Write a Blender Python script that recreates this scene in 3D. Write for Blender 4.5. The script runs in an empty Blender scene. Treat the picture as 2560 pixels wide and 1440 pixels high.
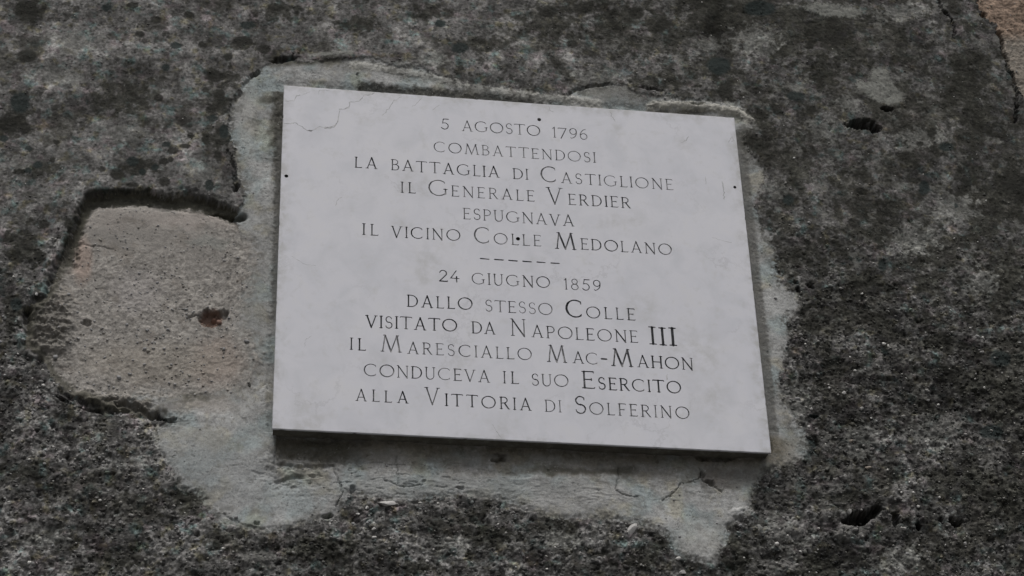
import bpy, math, random
import numpy as np
from mathutils import Matrix, Vector
from mathutils.geometry import delaunay_2d_cdt

# ------------------------------------------------------------------ camera
# The plaque front lies in the plane y = 0 (x right, z up, viewer at -y), metres.
PW = 0.70                                   # plaque width
F = 5370.0; CX, CY = 1280.0, 720.0          # focal length and centre, in 2560-wide units
CORN = np.array([(710, 213), (1836, 294), (1929, 1133), (680, 1072)], float)   # plaque corners as surveyed

def solve_h(src, dst):
    A = []
    for (x, y), (u, v) in zip(src, dst):
        A.append([x, y, 1, 0, 0, 0, -u*x, -u*y, -u]); A.append([0, 0, 0, x, y, 1, -v*x, -v*y, -v])
    return np.linalg.svd(np.array(A))[2][-1].reshape(3, 3)
K = np.array([[F, 0, CX], [0, F, CY], [0, 0, 1.]])
B = np.linalg.inv(K) @ solve_h([(0, 0), (1, 0), (1, 1), (0, 1)], CORN)
if B[2, 2] < 0: B = -B
asp = np.linalg.norm(B[:, 0]) / np.linalg.norm(B[:, 1])
PH = PW / asp                               # plaque height
s = PW / np.linalg.norm(B[:, 0]); B = B * s
r1 = B[:, 0] / PW; r2 = B[:, 1] / PH        # world +x and world -z seen from the camera (x right, y down, z fwd)
r3 = np.cross(r1, r2); r3 /= np.linalg.norm(r3)
r2 = np.cross(r3, r1); r1 /= np.linalg.norm(r1); r2 /= np.linalg.norm(r2)
T = B[:, 2]                                 # plaque top-left corner in camera space
R = np.column_stack([r1, r3, -r2])          # camera <- world (x, y, z): +y goes into the wall
campos = -R.T @ T
Z0 = 3.6                                    # plaque top-left height above the ground
def project(x, y, z):                       # world (relative to plaque corner) -> survey units
    p = R @ np.stack([x, y, z]) + T[:, None]
    return p[0]/p[2]*F + CX, p[1]/p[2]*F + CY
def at(px, py, y=0.0):                      # survey point -> x, z on the plane at depth y
    d = R.T @ np.array([(px-CX)/F, (py-CY)/F, 1.0])
    t = (y - campos[1]) / d[1]
    p = campos + t*d
    return p[0], p[2]

sc = bpy.context.scene
cam = bpy.data.cameras.new('camera'); camo = bpy.data.objects.new('camera', cam)
sc.collection.objects.link(camo); sc.camera = camo
cam.sensor_width = 36; cam.lens = F/2560*36; cam.clip_end = 100
M = Matrix(((R[0][0], R[1][0], R[2][0]), (R[0][1], R[1][1], R[2][1]), (R[0][2], R[1][2], R[2][2])))
camo.matrix_world = Matrix.Translation(Vector(campos) + Vector((0, 0, Z0))) @ (M @ Matrix(((1, 0, 0), (0, -1, 0), (0, 0, -1)))).to_4x4()

# ------------------------------------------------------------------ daylight (overcast)
world = bpy.data.worlds.new('World'); sc.world = world; world.use_nodes = True
wn = world.node_tree; bg = wn.nodes['Background']
sky = wn.nodes.new('ShaderNodeTexSky'); sky.sky_type = 'NISHITA'; sky.sun_disc = False
EL, AZ = math.radians(64), math.radians(188)          # sun high, in front of the wall (-y), a little to the left
sky.sun_elevation = EL; sky.sun_rotation = AZ
sky.air_density = 1.0; sky.dust_density = 6.0; sky.ozone_density = 1.0
hsv = wn.nodes.new('ShaderNodeHueSaturation'); hsv.inputs['Saturation'].default_value = 0.55   # cloud cover: grey sky
wn.links.new(sky.outputs[0], hsv.inputs['Color']); wn.links.new(hsv.outputs[0], bg.inputs[0])
bg.inputs[1].default_value = 0.068
sl = bpy.data.lights.new('sun', 'SUN'); sl.energy = 1.2; sl.angle = math.radians(28); sl.color = (1, 0.985, 0.96)
so = bpy.data.objects.new('sun', sl); sc.collection.objects.link(so)
sd = Vector((math.sin(AZ)*math.cos(EL), math.cos(AZ)*math.cos(EL), math.sin(EL)))
so.rotation_euler = sd.to_track_quat('Z', 'Y').to_euler(); so.location = (0, -3, 8)
sc.view_settings.view_transform = 'Standard'; sc.view_settings.look = 'None'
sc.view_settings.exposure = 0.30; sc.view_settings.gamma = 1.0
sc.render.filter_size = 1.7
sc.cycles.max_bounces = 4

# ------------------------------------------------------------------ helpers
COL = sc.collection
def link(o, parent=None):
    COL.objects.link(o)
    if parent: o.parent = parent
    return o
def empty(name, loc, label, cat):
    o = bpy.data.objects.new(name, None); o.location = loc; o.empty_display_size = 0.05
    o['label'] = label; o['category'] = cat
    return link(o)

class Nodes:
    def __init__(s, name):
        s.m = bpy.data.materials.new(name); s.m.use_nodes = True; s.t = s.m.node_tree
        s.b = s.t.nodes['Principled BSDF']; s.b.inputs['Specular IOR Level'].default_value = 0.25
    def n(s, typ, **kw):
        o = s.t.nodes.new(typ)
        for k, v in kw.items():
            if k.startswith('i_'):
                key = k[2:]; o.inputs[int(key) if key.isdigit() else key.replace('_', ' ')].default_value = v
            else: setattr(o, k, v)
        return o
    def l(s, a, b): s.t.links.new(a, b)
    def noise(s, scale, detail=4, rough=.6, vec=None, dist=0.):
        o = s.n('ShaderNodeTexNoise'); o.inputs['Scale'].default_value = scale; o.inputs['Detail'].default_value = detail
        o.inputs['Roughness'].default_value = rough; o.inputs['Distortion'].default_value = dist
        s.l(vec or s.coord(), o.inputs['Vector']); return o.outputs['Fac']
    def coord(s):
        if not hasattr(s, 'c'): s.c = s.n('ShaderNodeTexCoord').outputs['Object']
        return s.c
    def ramp(s, fac, stops):
        o = s.n('ShaderNodeValToRGB'); e = o.color_ramp.elements
        while len(e) < len(stops): e.new(0.5)
        for k, (p, c) in enumerate(stops):
            e[k].position = p; e[k].color = (*c, 1) if len(c) == 3 else c
        s.l(fac, o.inputs[0]); return o.outputs[0]
    def mix(s, fac, a, b, mode='MIX'):
        o = s.n('ShaderNodeMix', data_type='RGBA', blend_type=mode)
        for v, i in ((fac, 0), (a, 6), (b, 7)):
            if hasattr(v, 'is_output'): s.l(v, o.inputs[i])
            else: o.inputs[i].default_value = v if i == 0 else (*v, 1)
        return o.outputs[2]
    def math(s, op, a, b=0.):
        o = s.n('ShaderNodeMath', operation=op)
        for v, i in ((a, 0), (b, 1)):
            if hasattr(v, 'is_output'): s.l(v, o.inputs[i])
            else: o.inputs[i].default_value = v
        return o.outputs[0]
    def bump(s, h, strength, dist):
        o = s.n('ShaderNodeBump'); o.inputs['Strength'].default_value = strength; o.inputs['Distance'].default_value = dist
        s.l(h, o.inputs['Height']); s.l(o.outputs[0], s.b.inputs['Normal'])

def mat_surface(name, var, bumpd, rough=.9, spec=.25):
    """albedo from the surface's own colour attribute (lichen, stains, grains) times fine mineral grain"""
    g = Nodes(name); a = g.n('ShaderNodeVertexColor', layer_name='albedo').outputs[0]
    n1 = g.noise(900, 5, .7); n2 = g.noise(260, 5, .65)
    k = g.ramp(n1, [(0.25, (1-var,)*3), (.75, (1+var,)*3)])
    k2 = g.ramp(n2, [(0.25, (1-var*.7,)*3), (.75, (1+var*.7,)*3)])
    g.l(g.mix(1., g.mix(1., a, k, 'MULTIPLY'), k2, 'MULTIPLY'), g.b.inputs['Base Color'])
    g.b.inputs['Roughness'].default_value = rough; g.b.inputs['Specular IOR Level'].default_value = spec
    g.bump(g.math('ADD', n1, g.math('MULTIPLY', n2, 2.)), .8, bumpd)
    return g.m
M_plaster = mat_surface('weathered_plaster', .32, .0004, .95, .06)
M_mortar = mat_surface('cement_mortar', .20, .0005, .95, .12)
M_stone = mat_surface('sandy_stone', .16, .0006)

# ------------------------------------------------------------------ numpy noise
def _hash(ix, iy, seed):
    h = (np.asarray(ix, np.int64)*374761393 + np.asarray(iy, np.int64)*668265263 + seed*974634777) & 0xffffffff
    h = ((h ^ (h >> 13))*1274126177) & 0xffffffff
    h = ((h ^ (h >> 16))*2246822519) & 0xffffffff
    return (h ^ (h >> 15)) & 0xffffffff
def rnd(ix, iy, seed): return (_hash(ix, iy, seed).astype(np.float32)/np.float32(4294967296.))
_GT = {}
def perlin(x, y, seed):
    if seed not in _GT:
        a = np.random.default_rng(seed+1000).uniform(0, 2*np.pi, 65536).astype(np.float32); _GT[seed] = (np.cos(a), np.sin(a))
    gxt, gyt = _GT[seed]
    xf = np.floor(x); yf = np.floor(y); ix = xf.astype(np.int32) & 255; iy = (yf.astype(np.int32) & 255) << 8
    fx = (x-xf).astype(np.float32); fy = (y-yf).astype(np.float32); ix1 = (ix+1) & 255; iy1 = (iy+256) & 65535
    u = fx*fx*fx*(fx*(fx*6-15)+10); v = fy*fy*fy*(fy*(fy*6-15)+10)
    k = iy+ix; n0 = gxt[k]*fx + gyt[k]*fy; k = iy+ix1; n0 += (gxt[k]*(fx-1) + gyt[k]*fy - n0)*u
    k = iy1+ix; n1 = gxt[k]*fx + gyt[k]*(fy-1); k = iy1+ix1; n1 += (gxt[k]*(fx-1) + gyt[k]*(fy-1) - n1)*u
    return (n0+(n1-n0)*v)*np.float32(1.5)
def fbm(x, y, size, octaves=4, seed=0, gain=.5):
    out = 0; amp = 1.; tot = 0.; f = 1./size
    for k in range(octaves):
        out = out + amp*perlin(x*f+17.3*k, y*f-9.1*k, seed*31+k); tot += amp; amp *= gain; f *= 2.03
    return out/tot*1.5
def worley(x, y, size, seed):
    """nearest-seed distance (in cells), second distance and a random value per grain"""
    x = x/size; y = y/size; ix = np.floor(x).astype(np.int32); iy = np.floor(y).astype(np.int32)
    d1 = np.full(x.shape, 9., np.float32); d2 = d1.copy(); idv = np.zeros(x.shape, np.float32)
    for dx in (-1, 0, 1):
        for dy in (-1, 0, 1):
            jx = ix+dx; jy = iy+dy
            d = np.hypot(jx+rnd(jx, jy, seed)-x, jy+rnd(jx, jy, seed+7)-y).astype(np.float32); r = rnd(jx, jy, seed+13)
            c = d < d1; d2 = np.where(c, d1, np.minimum(d2, d)); idv = np.where(c, r, idv); d1 = np.where(c, d, d1)
    return d1, d2, idv
def sstep(a, b, v):
    t = np.clip((v-a)/(b-a), 0, 1); return t*t*(3-2*t)
def sdf_full(X, Y, P):
    d = np.full(X.shape, 1e9, np.float32); ins = np.zeros(X.shape, bool)
    for a, b in zip(P, np.roll(P, -1, 0)):
        e = b-a; wx = X-a[0]; wy = Y-a[1]; t = np.clip((wx*e[0]+wy*e[1])/(e@e+np.float32(1e-6)), 0, 1)
        d = np.minimum(d, (wx-e[0]*t)**2 + (wy-e[1]*t)**2)
        c = ((a[1] <= Y) != (b[1] <= Y)) & (X < a[0] + (Y-a[1])*(b[0]-a[0])/((b[1]-a[1]) if b[1] != a[1] else np.float32(1e-6)))
        ins ^= c
    d = np.sqrt(d); return np.where(ins, -d, d)
def line_full(X, Y, P):
    d = np.full(X.shape, 1e9, np.float32)
    for a, b in zip(P[:-1], P[1:]):
        e = b-a; wx = X-a[0]; wy = Y-a[1]; t = np.clip((wx*e[0]+wy*e[1])/(e@e+np.float32(1e-6)), 0, 1)
        d = np.minimum(d, (wx-e[0]*t)**2 + (wy-e[1]*t)**2)
    return np.sqrt(d)
def window(xa, ya, xb, yb, pad):
    """slice of the wall grid that holds a traced box"""
    c = [at(px, py, WY) for px in (xa-pad, xb+pad) for py in (ya-pad, yb+pad)]
    i0, i1 = np.searchsorted(xs, [min(q[0] for q in c), max(q[0] for q in c)]); j0, j1 = np.searchsorted(zs, [min(q[1] for q in c), max(q[1] for q in c)])
    return slice(j0, max(j1, j0+1)), slice(i0, max(i1, i0+1))
def _win(fn, X, Y, pts, pad):
    P = np.array(pts, np.float32); w = window(P[:, 0].min(), P[:, 1].min(), P[:, 0].max(), P[:, 1].max(), pad)
    out = np.full(X.shape, 999., np.float32); out[w] = fn(X[w], Y[w], P); return out
def sdf_poly(X, Y, pts): return _win(sdf_full, X, Y, pts, 130)
def dist_line(X, Y, pts): return _win(line_full, X, Y, pts, 70)

# ------------------------------------------------------------------ the wall surface
WY = 0.022                                   # nominal wall plane behind the plaque front
cs = [at(px, py, WY) for px in (0, 2560) for py in (0, 1440)]
x0, x1 = min(c[0] for c in cs)-.012, max(c[0] for c in cs)+.012
z0, z1 = min(c[1] for c in cs)-.012, max(c[1] for c in cs)+.012
def axis(a, b, step, ext):
    core = np.arange(a, b, step); g = []; st = step*2; p = 0
    while p < ext: p += st; g.append(p); st = min(st*1.06, .012)
    g = np.array(g); return np.concatenate([a-g[::-1], core, core[-1]+g])
STEP = 0.00112
xs = axis(x0, x1, STEP, .8); zs = axis(z0, z1, STEP, .8)
XX, ZZ = np.meshgrid(xs, zs)
sh = XX.shape
PX, PY = project(XX.ravel(), np.full(XX.size, WY), ZZ.ravel())
PX = PX.reshape(sh).astype(np.float32); PY = PY.reshape(sh).astype(np.float32)
X = (XX*1000).astype(np.float32); Z = (ZZ*1000).astype(np.float32)       # millimetres

n_w = fbm(X, Z, 60, 5, 24, .6); n_l = fbm(X, Z, 150, 3, 1); n_m = fbm(X, Z, 42, 4, 2); n_s = fbm(X, Z, 14, 4, 3, .6); n_f = fbm(X, Z, 5, 3, 4, .6)
wob = fbm(X, Z, 30, 4, 5, .6)*16; wob2 = fbm(X, Z, 30, 4, 6, .6)*16     # ragged outlines
wf = fbm(X, Z, 9, 3, 7, .6)*5; wf2 = fbm(X, Z, 9, 3, 8, .6)*5
n_x = fbm(X, Z, 3.4, 2, 9, .6); n_x2 = fbm(X, Z, 3.4, 2, 10, .6)
QX = PX+wob*.32+wf+n_x*4; QY = PY+wob2*.32+wf2+n_x2*4

# --- regions
MORTAR = [(600,230),(606,205),(632,182),(665,160),(690,150),(740,152),(790,150),(850,146),(885,150),(900,140),(960,150),(1000,165),(1060,172),(1110,192),
 (1170,206),(1240,214),(1300,219),(1360,232),(1405,238),(1440,216),(1500,206),(1560,214),(1620,238),(1680,240),(1740,252),(1800,252),(1856,254),(1862,272),
 (1884,292),(1888,318),(1866,326),(1858,345),(1874,375),(1896,400),(1914,430),(1908,470),(1890,500),(1886,515),(1898,540),(1902,560),(1930,590),(1928,612),(1940,640),(1944,690),
 (1968,722),(1998,745),(2000,768),(1980,785),(1968,800),(1972,850),(1960,905),(1948,945),(1958,985),(1975,1020),(2000,1060),(2020,1110),(2018,1140),
 (1985,1162),(1940,1170),(1905,1185),(1890,1215),(1880,1255),(1862,1290),(1820,1318),(1826,1340),(1806,1370),(1786,1412),(1740,1405),(1690,1392),
 (1672,1350),(1640,1325),(1570,1305),(1480,1300),(1400,1298),(1340,1290),(1290,1262),(1240,1248),(1160,1240),(1090,1245),(1010,1258),(920,1245),(872,1235),(860,1262),
 (836,1290),(780,1306),(720,1322),(660,1330),(600,1326),(560,1312),(520,1285),(500,1240),(450,1225),(430,1180),(398,1130),(378,1092),(384,1062),(430,1052),(400,1030),
 (330,1000),(340,980),(440,985),(560,985),(625,960),(640,900),(632,850),(600,830),(590,790),(622,700),(640,640),(625,600),(602,585),(585,545),(604,510),(612,470),(598,440),(590,400),(574,340),(572,290),(582,250)]
BLOCK = [(188,560),(204,502),(228,484),(300,477),(370,474),(440,484),(470,478),(505,488),(560,510),(604,528),(620,590),(645,640),(655,900),(600,990),(440,1000),
 (380,1040),(300,1030),(240,1010),(180,985),(140,950),(105,900),(64,850),(70,800),(74,752),(115,742),(130,700),(150,650),(172,600)]
ORANGE = [(2440,-60),(2446,10),(2462,40),(2490,60),(2504,95),(2512,125),(2524,165),(2540,200),(2556,240),(2600,260),(2700,200),(2720,-60)]
d_mort = sdf_poly(QX, QY, MORTAR).astype(np.float32)
d_blk = sdf_poly(QX, QY, BLOCK).astype(np.float32)
d_or = sdf_poly(QX, QY, ORANGE).astype(np.float32)
d_slab = sdf_poly(PX, PY, [(712,214),(1838,296),(1931,1136),(682,1075)]).astype(np.float32)
is_m = d_mort < 0
is_b = (d_blk < 0) & ~is_m
is_o = (d_or < 0)

# --- how coarse the rendering is from place to place (smoother at the upper left)
def blob_w(px, py, rx, ry, soft=.5, w=1.):
    sl = window(px-rx, py-ry, px+rx, py+ry, 30+max(rx, ry)*soft)
    return sl, 1-sstep(1-soft, 1+soft, np.hypot((PX[sl]+wob[sl]*w-px)/rx, (PY[sl]+wob2[sl]*w-py)/ry))
def blob(*a):
    sl, v = blob_w(*a); out = np.zeros(sh, np.float32); out[sl] = v; return out
rough = .14 + .10*sstep(900, 1600, PX) + .80*np.maximum(sstep(430, 900, PY+n_m*120), 0)*(1-.15*sstep(1900, 2400, PX)*(1-sstep(800, 1000, PY)))
rough = np.clip(rough + .22*n_w*sstep(400, 700, PY), .08, 1)
# --- relief of the plaster, mm towards the viewer
h = n_l*5 + n_m*(1.3+1.0*rough) + n_s*(.35+1.0*rough) + n_f*(.16+.30*rough)
a1, a2, aid = worley(X+wf*.5, Z*1.0+wf2*.5, 11., 11)
b1, b2, bid = worley(X+wf*.35, Z*.95+wf2*.35, 5.8, 12)
c1, c2, cid = worley(X, Z, 2.6, 14)
g_a = np.clip(1-a1*a1*2.2, 0, 1)*(aid > .45); g_b = np.clip(1-b1*b1*2.4, 0, 1)*(bid > .35)
g_c = np.clip(1-c1*c1*2., 0, 1)
h = h + rough*(g_a*1.5*aid + g_b*.8*bid + g_c*.15) + (1-rough)*(g_b*.15 + g_c*.2*(cid > .5))
lumps = fbm(X, Z*1.25, 19, 3, 22, .5); h = h + rough*lumps*2.2
pit = sstep(.35, .75, fbm(X, Z, 11, 3, 21, .6)); h = h - pit*rough*3.2

# --- plaster colour: grey render under grey-green and black lichen
def C(r, g, b): return np.array([r, g, b], np.float32)
tone = .162 - .050*sstep(1250, 2000, PX) - .040*sstep(520, 900, PY) + 0*n_l
for (px, py, rx, ry, a) in [(330,235,150,90,-.045),(70,20,60,40,-.045),(60,270,60,60,-.05),(170,120,150,50,.035),(140,330,110,60,.02),(560,430,160,60,.02),(330,340,160,60,.03),(1000,60,260,60,.01),
        (1160,90,90,60,-.01),(1560,170,160,45,.02),(1300,110,120,60,.02),(1800,110,90,50,-.05),(1960,60,180,40,-.04),(2190,225,110,50,-.02),(2250,25,60,26,.05),(1930,100,50,40,.03),(2060,330,60,50,.03),(2290,330,90,50,.03),(2330,560,110,70,.03),
        (2120,400,120,80,-.01),(2230,90,160,60,-.03),(2480,420,90,120,-.045),(2120,660,180,130,.0),(2440,800,100,90,.01),(2280,780,60,30,.02),(2490,620,80,60,-.03),(2500,1230,110,120,-.05),(2450,980,120,90,-.02),(2050,1230,110,50,.012),(1950,1260,60,60,-.02),
        (2330,1120,140,90,.035),(2010,1000,70,110,.035),(2200,1190,120,50,.02),(2440,1080,70,60,.03),(2110,850,70,60,.02),(2030,1390,120,40,-.04),(1500,1380,240,60,.0),(1960,1340,100,90,.04),(2420,1290,50,50,.03),(2500,1390,70,50,.03),(760,1385,180,50,-.045),(1100,1380,90,60,.02),(1250,1330,120,60,-.02),(360,1100,150,60,.02),(200,1230,200,60,-.005),(300,1160,60,30,.03),(430,1290,90,60,-.025),
        (80,1000,90,80,-.015),(150,870,60,60,-.03),(40,620,60,100,-.02),(110,520,100,60,-.015),(60,1100,60,40,.02),(2150,760,120,60,-.03)]:
    sl, v = blob_w(px, py, rx, ry); tone[sl] += a*v
tone = np.maximum(tone, .035)
n_v = fbm(X, Z, 7, 4, 23, .65)
lum = np.exp(.35*n_l + .70*n_w + .55*n_m + .55*n_s + (.35+.30*rough)*n_v + .22*n_f)
# aggregate: pale and dark grains lying in a darker matrix
ge = sstep(.05, .22, a2-a1)*(aid > .42); gb = sstep(.05, .24, b2-b1)*(bid > .3); gc = sstep(.06, .3, c2-c1)
dn_ = sstep(-.35, .35, fbm(X, Z, 55, 3, 25))
lum = lum*(1 + rough*(-.40 + ge*(.15+1.0*rnd(np.floor(aid*977).astype(np.int32), 3, 5))*dn_*.7 + gb*(1.25*bid)*(.5+dn_) + gc*(cid-.35)*.6)) * (1+(cid-.5)*.40*(1-rough))
alb = tone[..., None]*C(1., .985, .955)
alb = alb*np.clip(lum, .16, 3.0)[..., None]
tealm = sstep(.15, .7, fbm(X, Z, 26, 4, 31, .6)); olive = sstep(.12, .7, fbm(X, Z, 20, 4, 32, .6)); mauve = sstep(.1, .7, fbm(X, Z, 34, 4, 33, .6))
alb = alb*(1+tealm[..., None]*(C(.80, 1.07, 1.07)-1)); alb = alb*(1+olive[..., None]*(C(1.0, .96, .74)-1)); alb = alb*(1+mauve[..., None]*(C(1.08, .97, 1.02)-1))
def paint(mask, col, k=1.):
    global alb
    mk = np.clip(mask*k, 0, 1)[..., None]; alb = alb*(1-mk) + col*mk
DK = C(.034, .034, .030); DT = C(.030, .038, .037)
# black lichen in irregular colonies all over
sp1, _, sid = worley(X+wf*.8, Z+wf2*.8, 17, 41); dens = sstep(-.1, .5, fbm(X, Z, 120, 2, 42))
paint((1-sstep(.16, .27, sp1/(.55+sid)))*(sid > .35)*(.25+.75*dens), DK, .75)
sp1, _, sid = worley(X+wf*.5, Z+wf2*.5, 7.5, 43)
paint((1-sstep(.2, .34, sp1/(.6+sid*.6)))*(sid > .55), DK, .6)
paint(sstep(.3, .62, fbm(X, Z, 36, 5, 44, .62))*(.35+.65*sstep(1100, 1900, PX+PY*.4)), DK, .7)
paint(sstep(.42, .7, fbm(X, Z, 16, 4, 45, .6)), C(.22, .225, .21), .5)
al = fbm(X, Z, 95, 5, 46, .62); paint(sstep(.08, .42, al+.22*sstep(1300, 2100, PX)*(1-sstep(700, 1100, PY))-.10), C(.050, .049, .042)*np.clip(.3+.7*lum, .45, 2.5)[..., None], .72)
fz = sstep(1150, 1600, PX)*(1-.5*sstep(700, 1100, PY)); paint(sstep(.05, .34, fbm(X, Z, 30, 5, 47, .65)+.3*al)*fz, C(.042, .042, .036)*np.clip(.3+.7*lum, .45, 2.5)[..., None], .8); paint(sstep(.16, .4, fbm(X, Z, 13, 4, 48, .62))*(.35+.65*fz), C(.036, .036, .031), .7); paint(sstep(.25, .55, fbm(X, Z, 34, 5, 49, .66))*fz, C(.185, .185, .172), .6)
n_b = fbm(X, Z, 15, 4, 73, .62)
def colonies(lst, col, k):
    acc = np.zeros(sh, np.float32)
    for (px, py, rx, ry) in lst:
        sl = window(px-rx, py-ry, px+rx, py+ry, 30); d = np.hypot((PX[sl]+wob[sl]*.5-px)/rx, (PY[sl]+wob2[sl]*.5-py)/ry)
        acc[sl] = np.maximum(acc[sl], sstep(-.05, .45, (1-d)*1.1+1.0*n_b[sl]+.35*n_v[sl]))
    paint(acc, col*np.clip(.25+.8*lum, .45, 2.6)[..., None], k)
colonies([(1370,60,90,50),(1450,20,60,25),(1560,40,70,30),(1640,60,40,30),(1780,40,80,50),(1860,20,60,30),(1790,165,45,36),(1815,228,24,30),(1960,110,70,50),(2050,90,60,60),(2060,180,50,50),(2130,130,60,50),(1912,320,36,24),(1900,290,30,20),(2400,220,60,50),
    (2440,300,60,60),(2510,470,60,80),(2450,150,40,30),(1970,500,30,25),(2230,520,50,30),(2200,590,60,30),(2520,700,50,60),(2460,560,50,50),(2300,640,40,30),(2420,350,50,40),(2100,40,60,20),(1980,40,50,30),(1700,90,40,30),(2000,430,30,20),(70,25,50,35),(40,305,50,40),
    (320,240,90,50),(560,190,50,26),(600,110,34,14),(550,262,36,40),(545,345,34,40),(100,425,60,20),(350,415,60,22),(800,1370,120,40),(460,1250,60,40),(560,1350,60,26),(2360,1200,60,40),(2450,1190,70,60),(2520,1250,60,80),(2040,1410,70,30),(1900,1425,40,30),
    (1850,1400,40,60),(1600,1400,50,30),(2120,1240,60,20),(2500,1000,50,60),(2440,960,60,40),(2350,860,60,25),(1230,1340,70,30),(1050,1420,60,20),(300,1400,80,26),(60,1180,60,26),(60,620,50,60),(30,780,30,60),(2150,700,60,30),(2030,620,30,30),(1080,30,60,26),(1210,110,60,24),(900,60,60,20),(700,30,60,26)], C(.040, .040, .034), .85)
colonies([(1890,100,60,40),(1775,108,50,24),(2060,330,40,36),(2300,345,60,26),(2280,600,60,50),(2380,520,70,40),(2120,260,30,20),(2260,30,70,24),(180,110,60,36),(150,190,80,30),(310,330,90,30),(500,430,50,26),(60,400,40,20),(1500,190,70,20),(1080,150,50,16),(1930,480,34,26),(2450,700,50,40),
    (430,1100,60,26),(320,1160,60,24),(120,1340,60,26),(660,1390,60,16),(1400,1350,80,30),(1120,1360,60,30),(1990,1010,40,60),(2160,1100,60,50),(2330,1080,60,50),(1960,1340,60,50),(2250,1400,60,30)], C(.20, .203, .19), .55)
# traced colonies
SPOTS = [(415,170,11,9),(473,36,13,9),(331,15,16,8),(267,18,12,8),(605,100,26,13),(507,112,11,8),(440,116,15,9),(396,247,12,10),(537,188,20,15),(416,361,12,8),(432,378,15,10),(462,368,16,7),(331,400,16,12),
 (351,413,12,16),(292,433,18,15),(388,417,9,8),(408,403,14,8),(427,400,8,7),(94,413,12,9),(131,400,8,7),(141,354,9,7),(72,371,9,7),(255,423,9,8),(50,430,16,7),(71,428,9,7),(514,225,10,8),(527,274,13,8),(531,297,14,9),
 (477,341,11,8),(514,349,10,14),(356,428,9,8),(411,453,14,12),(332,460,16,6),(524,463,12,14),(20,312,28,22),(60,319,18,14),(50,258,24,26),(67,23,30,24),(67,141,24,16),(10,345,12,9),(2027,273,13,11),(2329,333,12,9),(2367,369,18,10),
 (2333,371,10,8),(2300,360,9,6),(2312,467,14,18),(2287,446,18,6),(2154,477,16,8),(1971,498,14,12),(2133,558,17,12),(2412,446,8,8),(2392,512,6,6),(2442,327,10,8),(1813,228,20,24),(1796,165,30,24),(2541,462,34,28),(2060,680,13,12),(2205,665,12,16),
 (2240,715,14,12),(2340,760,10,8),(2035,1040,12,7),(350,85,12,8),(390,50,14,10),(620,60,20,10),(660,120,18,12),(690,20,22,10),(1100,60,14,10),(1370,30,26,14),(1430,110,14,10),(1150,120,22,12),(1590,30,20,16),(1660,60,20,14),(1900,20,40,18),(1560,260,12,6),
 (2090,100,22,14),(1990,240,24,12),(570,140,12,10),(550,240,12,16),(560,330,12,18),(545,390,10,16),(1950,640,12,10),(2500,900,26,20),(2370,930,40,18),(2060,950,18,8),(2480,1080,30,20),(110,560,14,12),(100,640,18,14),(40,760,14,18),(170,560,9,14)]
spm = [np.zeros(sh, np.float32), np.zeros(sh, np.float32)]
for i, (px, py, rx, ry) in enumerate(SPOTS):
    sl = window(px-rx, py-ry, px+rx, py+ry, 16); d = np.hypot((PX[sl]+wf[sl]*.35+n_x[sl]*2-px)/rx, (PY[sl]+wf2[sl]*.35+n_x2[sl]*2-py)/ry)
    q = spm[0 if i % 3 else 1]; q[sl] = np.maximum(q[sl], 1-sstep(.8, 1.2, d))
paint(spm[0], DK, .9); paint(spm[1], DT, .9)
paint(1-sstep(1, 5, dist_line(PX+wf, PY+wf2*.5, [(775,136),(820,132),(862,131),(880,126)])+n_x*3), C(.33, .33, .31), .8); paint(1-sstep(1, 6, dist_line(PX+wf, PY+wf2*.5, [(900,140),(950,146),(985,158),(1060,168)])+n_x*4), C(.27, .275, .26), .7)
# pale scabs of old limewash
for pts in ([(2140,200),(2168,203),(2182,180),(2182,168),(2218,170),(2222,190),(2236,215),(2260,240),(2258,255),(2220,262),(2190,252),(2160,232),(2142,222)],
            [(2000,20),(2040,10),(2120,14),(2160,30),(2140,44),(2060,40)], [(1980,220),(2010,205),(2020,190),(2010,215),(1990,228)], [(870,128),(900,118),(880,136),(820,137),(770,134)]):
    paint(1-sstep(-5, 5, sdf_poly(PX+wf*.8+n_x*4, PY+wf2*.8+n_x2*4, pts)+n_v*5), C(.235, .24, .22), .85)
paint(sstep(.15, .4, fbm(X, Z, 8, 4, 72, .65))*blob(2190, 215, 60, 50), C(.10, .10, .09), .55)

# --- cement surround
str_ = fbm(X*.35+Z*.05, Z*2.2, 12, 4, 51, .6)                                  # trowel drag, nearly level
low0 = sstep(900, 1150, PY)
vs_ = 1-sstep(690, 730, PX); str_ = str_*(1-vs_) + fbm(X*2., Z*.4, 12, 4, 59, .6)*vs_
mh = n_l*4 + n_m*1.3 + str_*.14 + n_f*.16 + n_s*(.18+.25*low0)
low = sstep(900, 1150, PY)                                                      # lies over the render below, under it above
edge_in = sstep(0, 34, -d_mort)
mh = mh - (.8+3.2*(1-sstep(820, 960, PX))*sstep(-.5, .2, n_l))*(1-low)*(PX < 1750) + 2.0*low*sstep(0, 16, -d_mort) - 1.0
mh = mh + (1-edge_in)*rough*(g_b*1.0+g_c*.5)*.8
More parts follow.
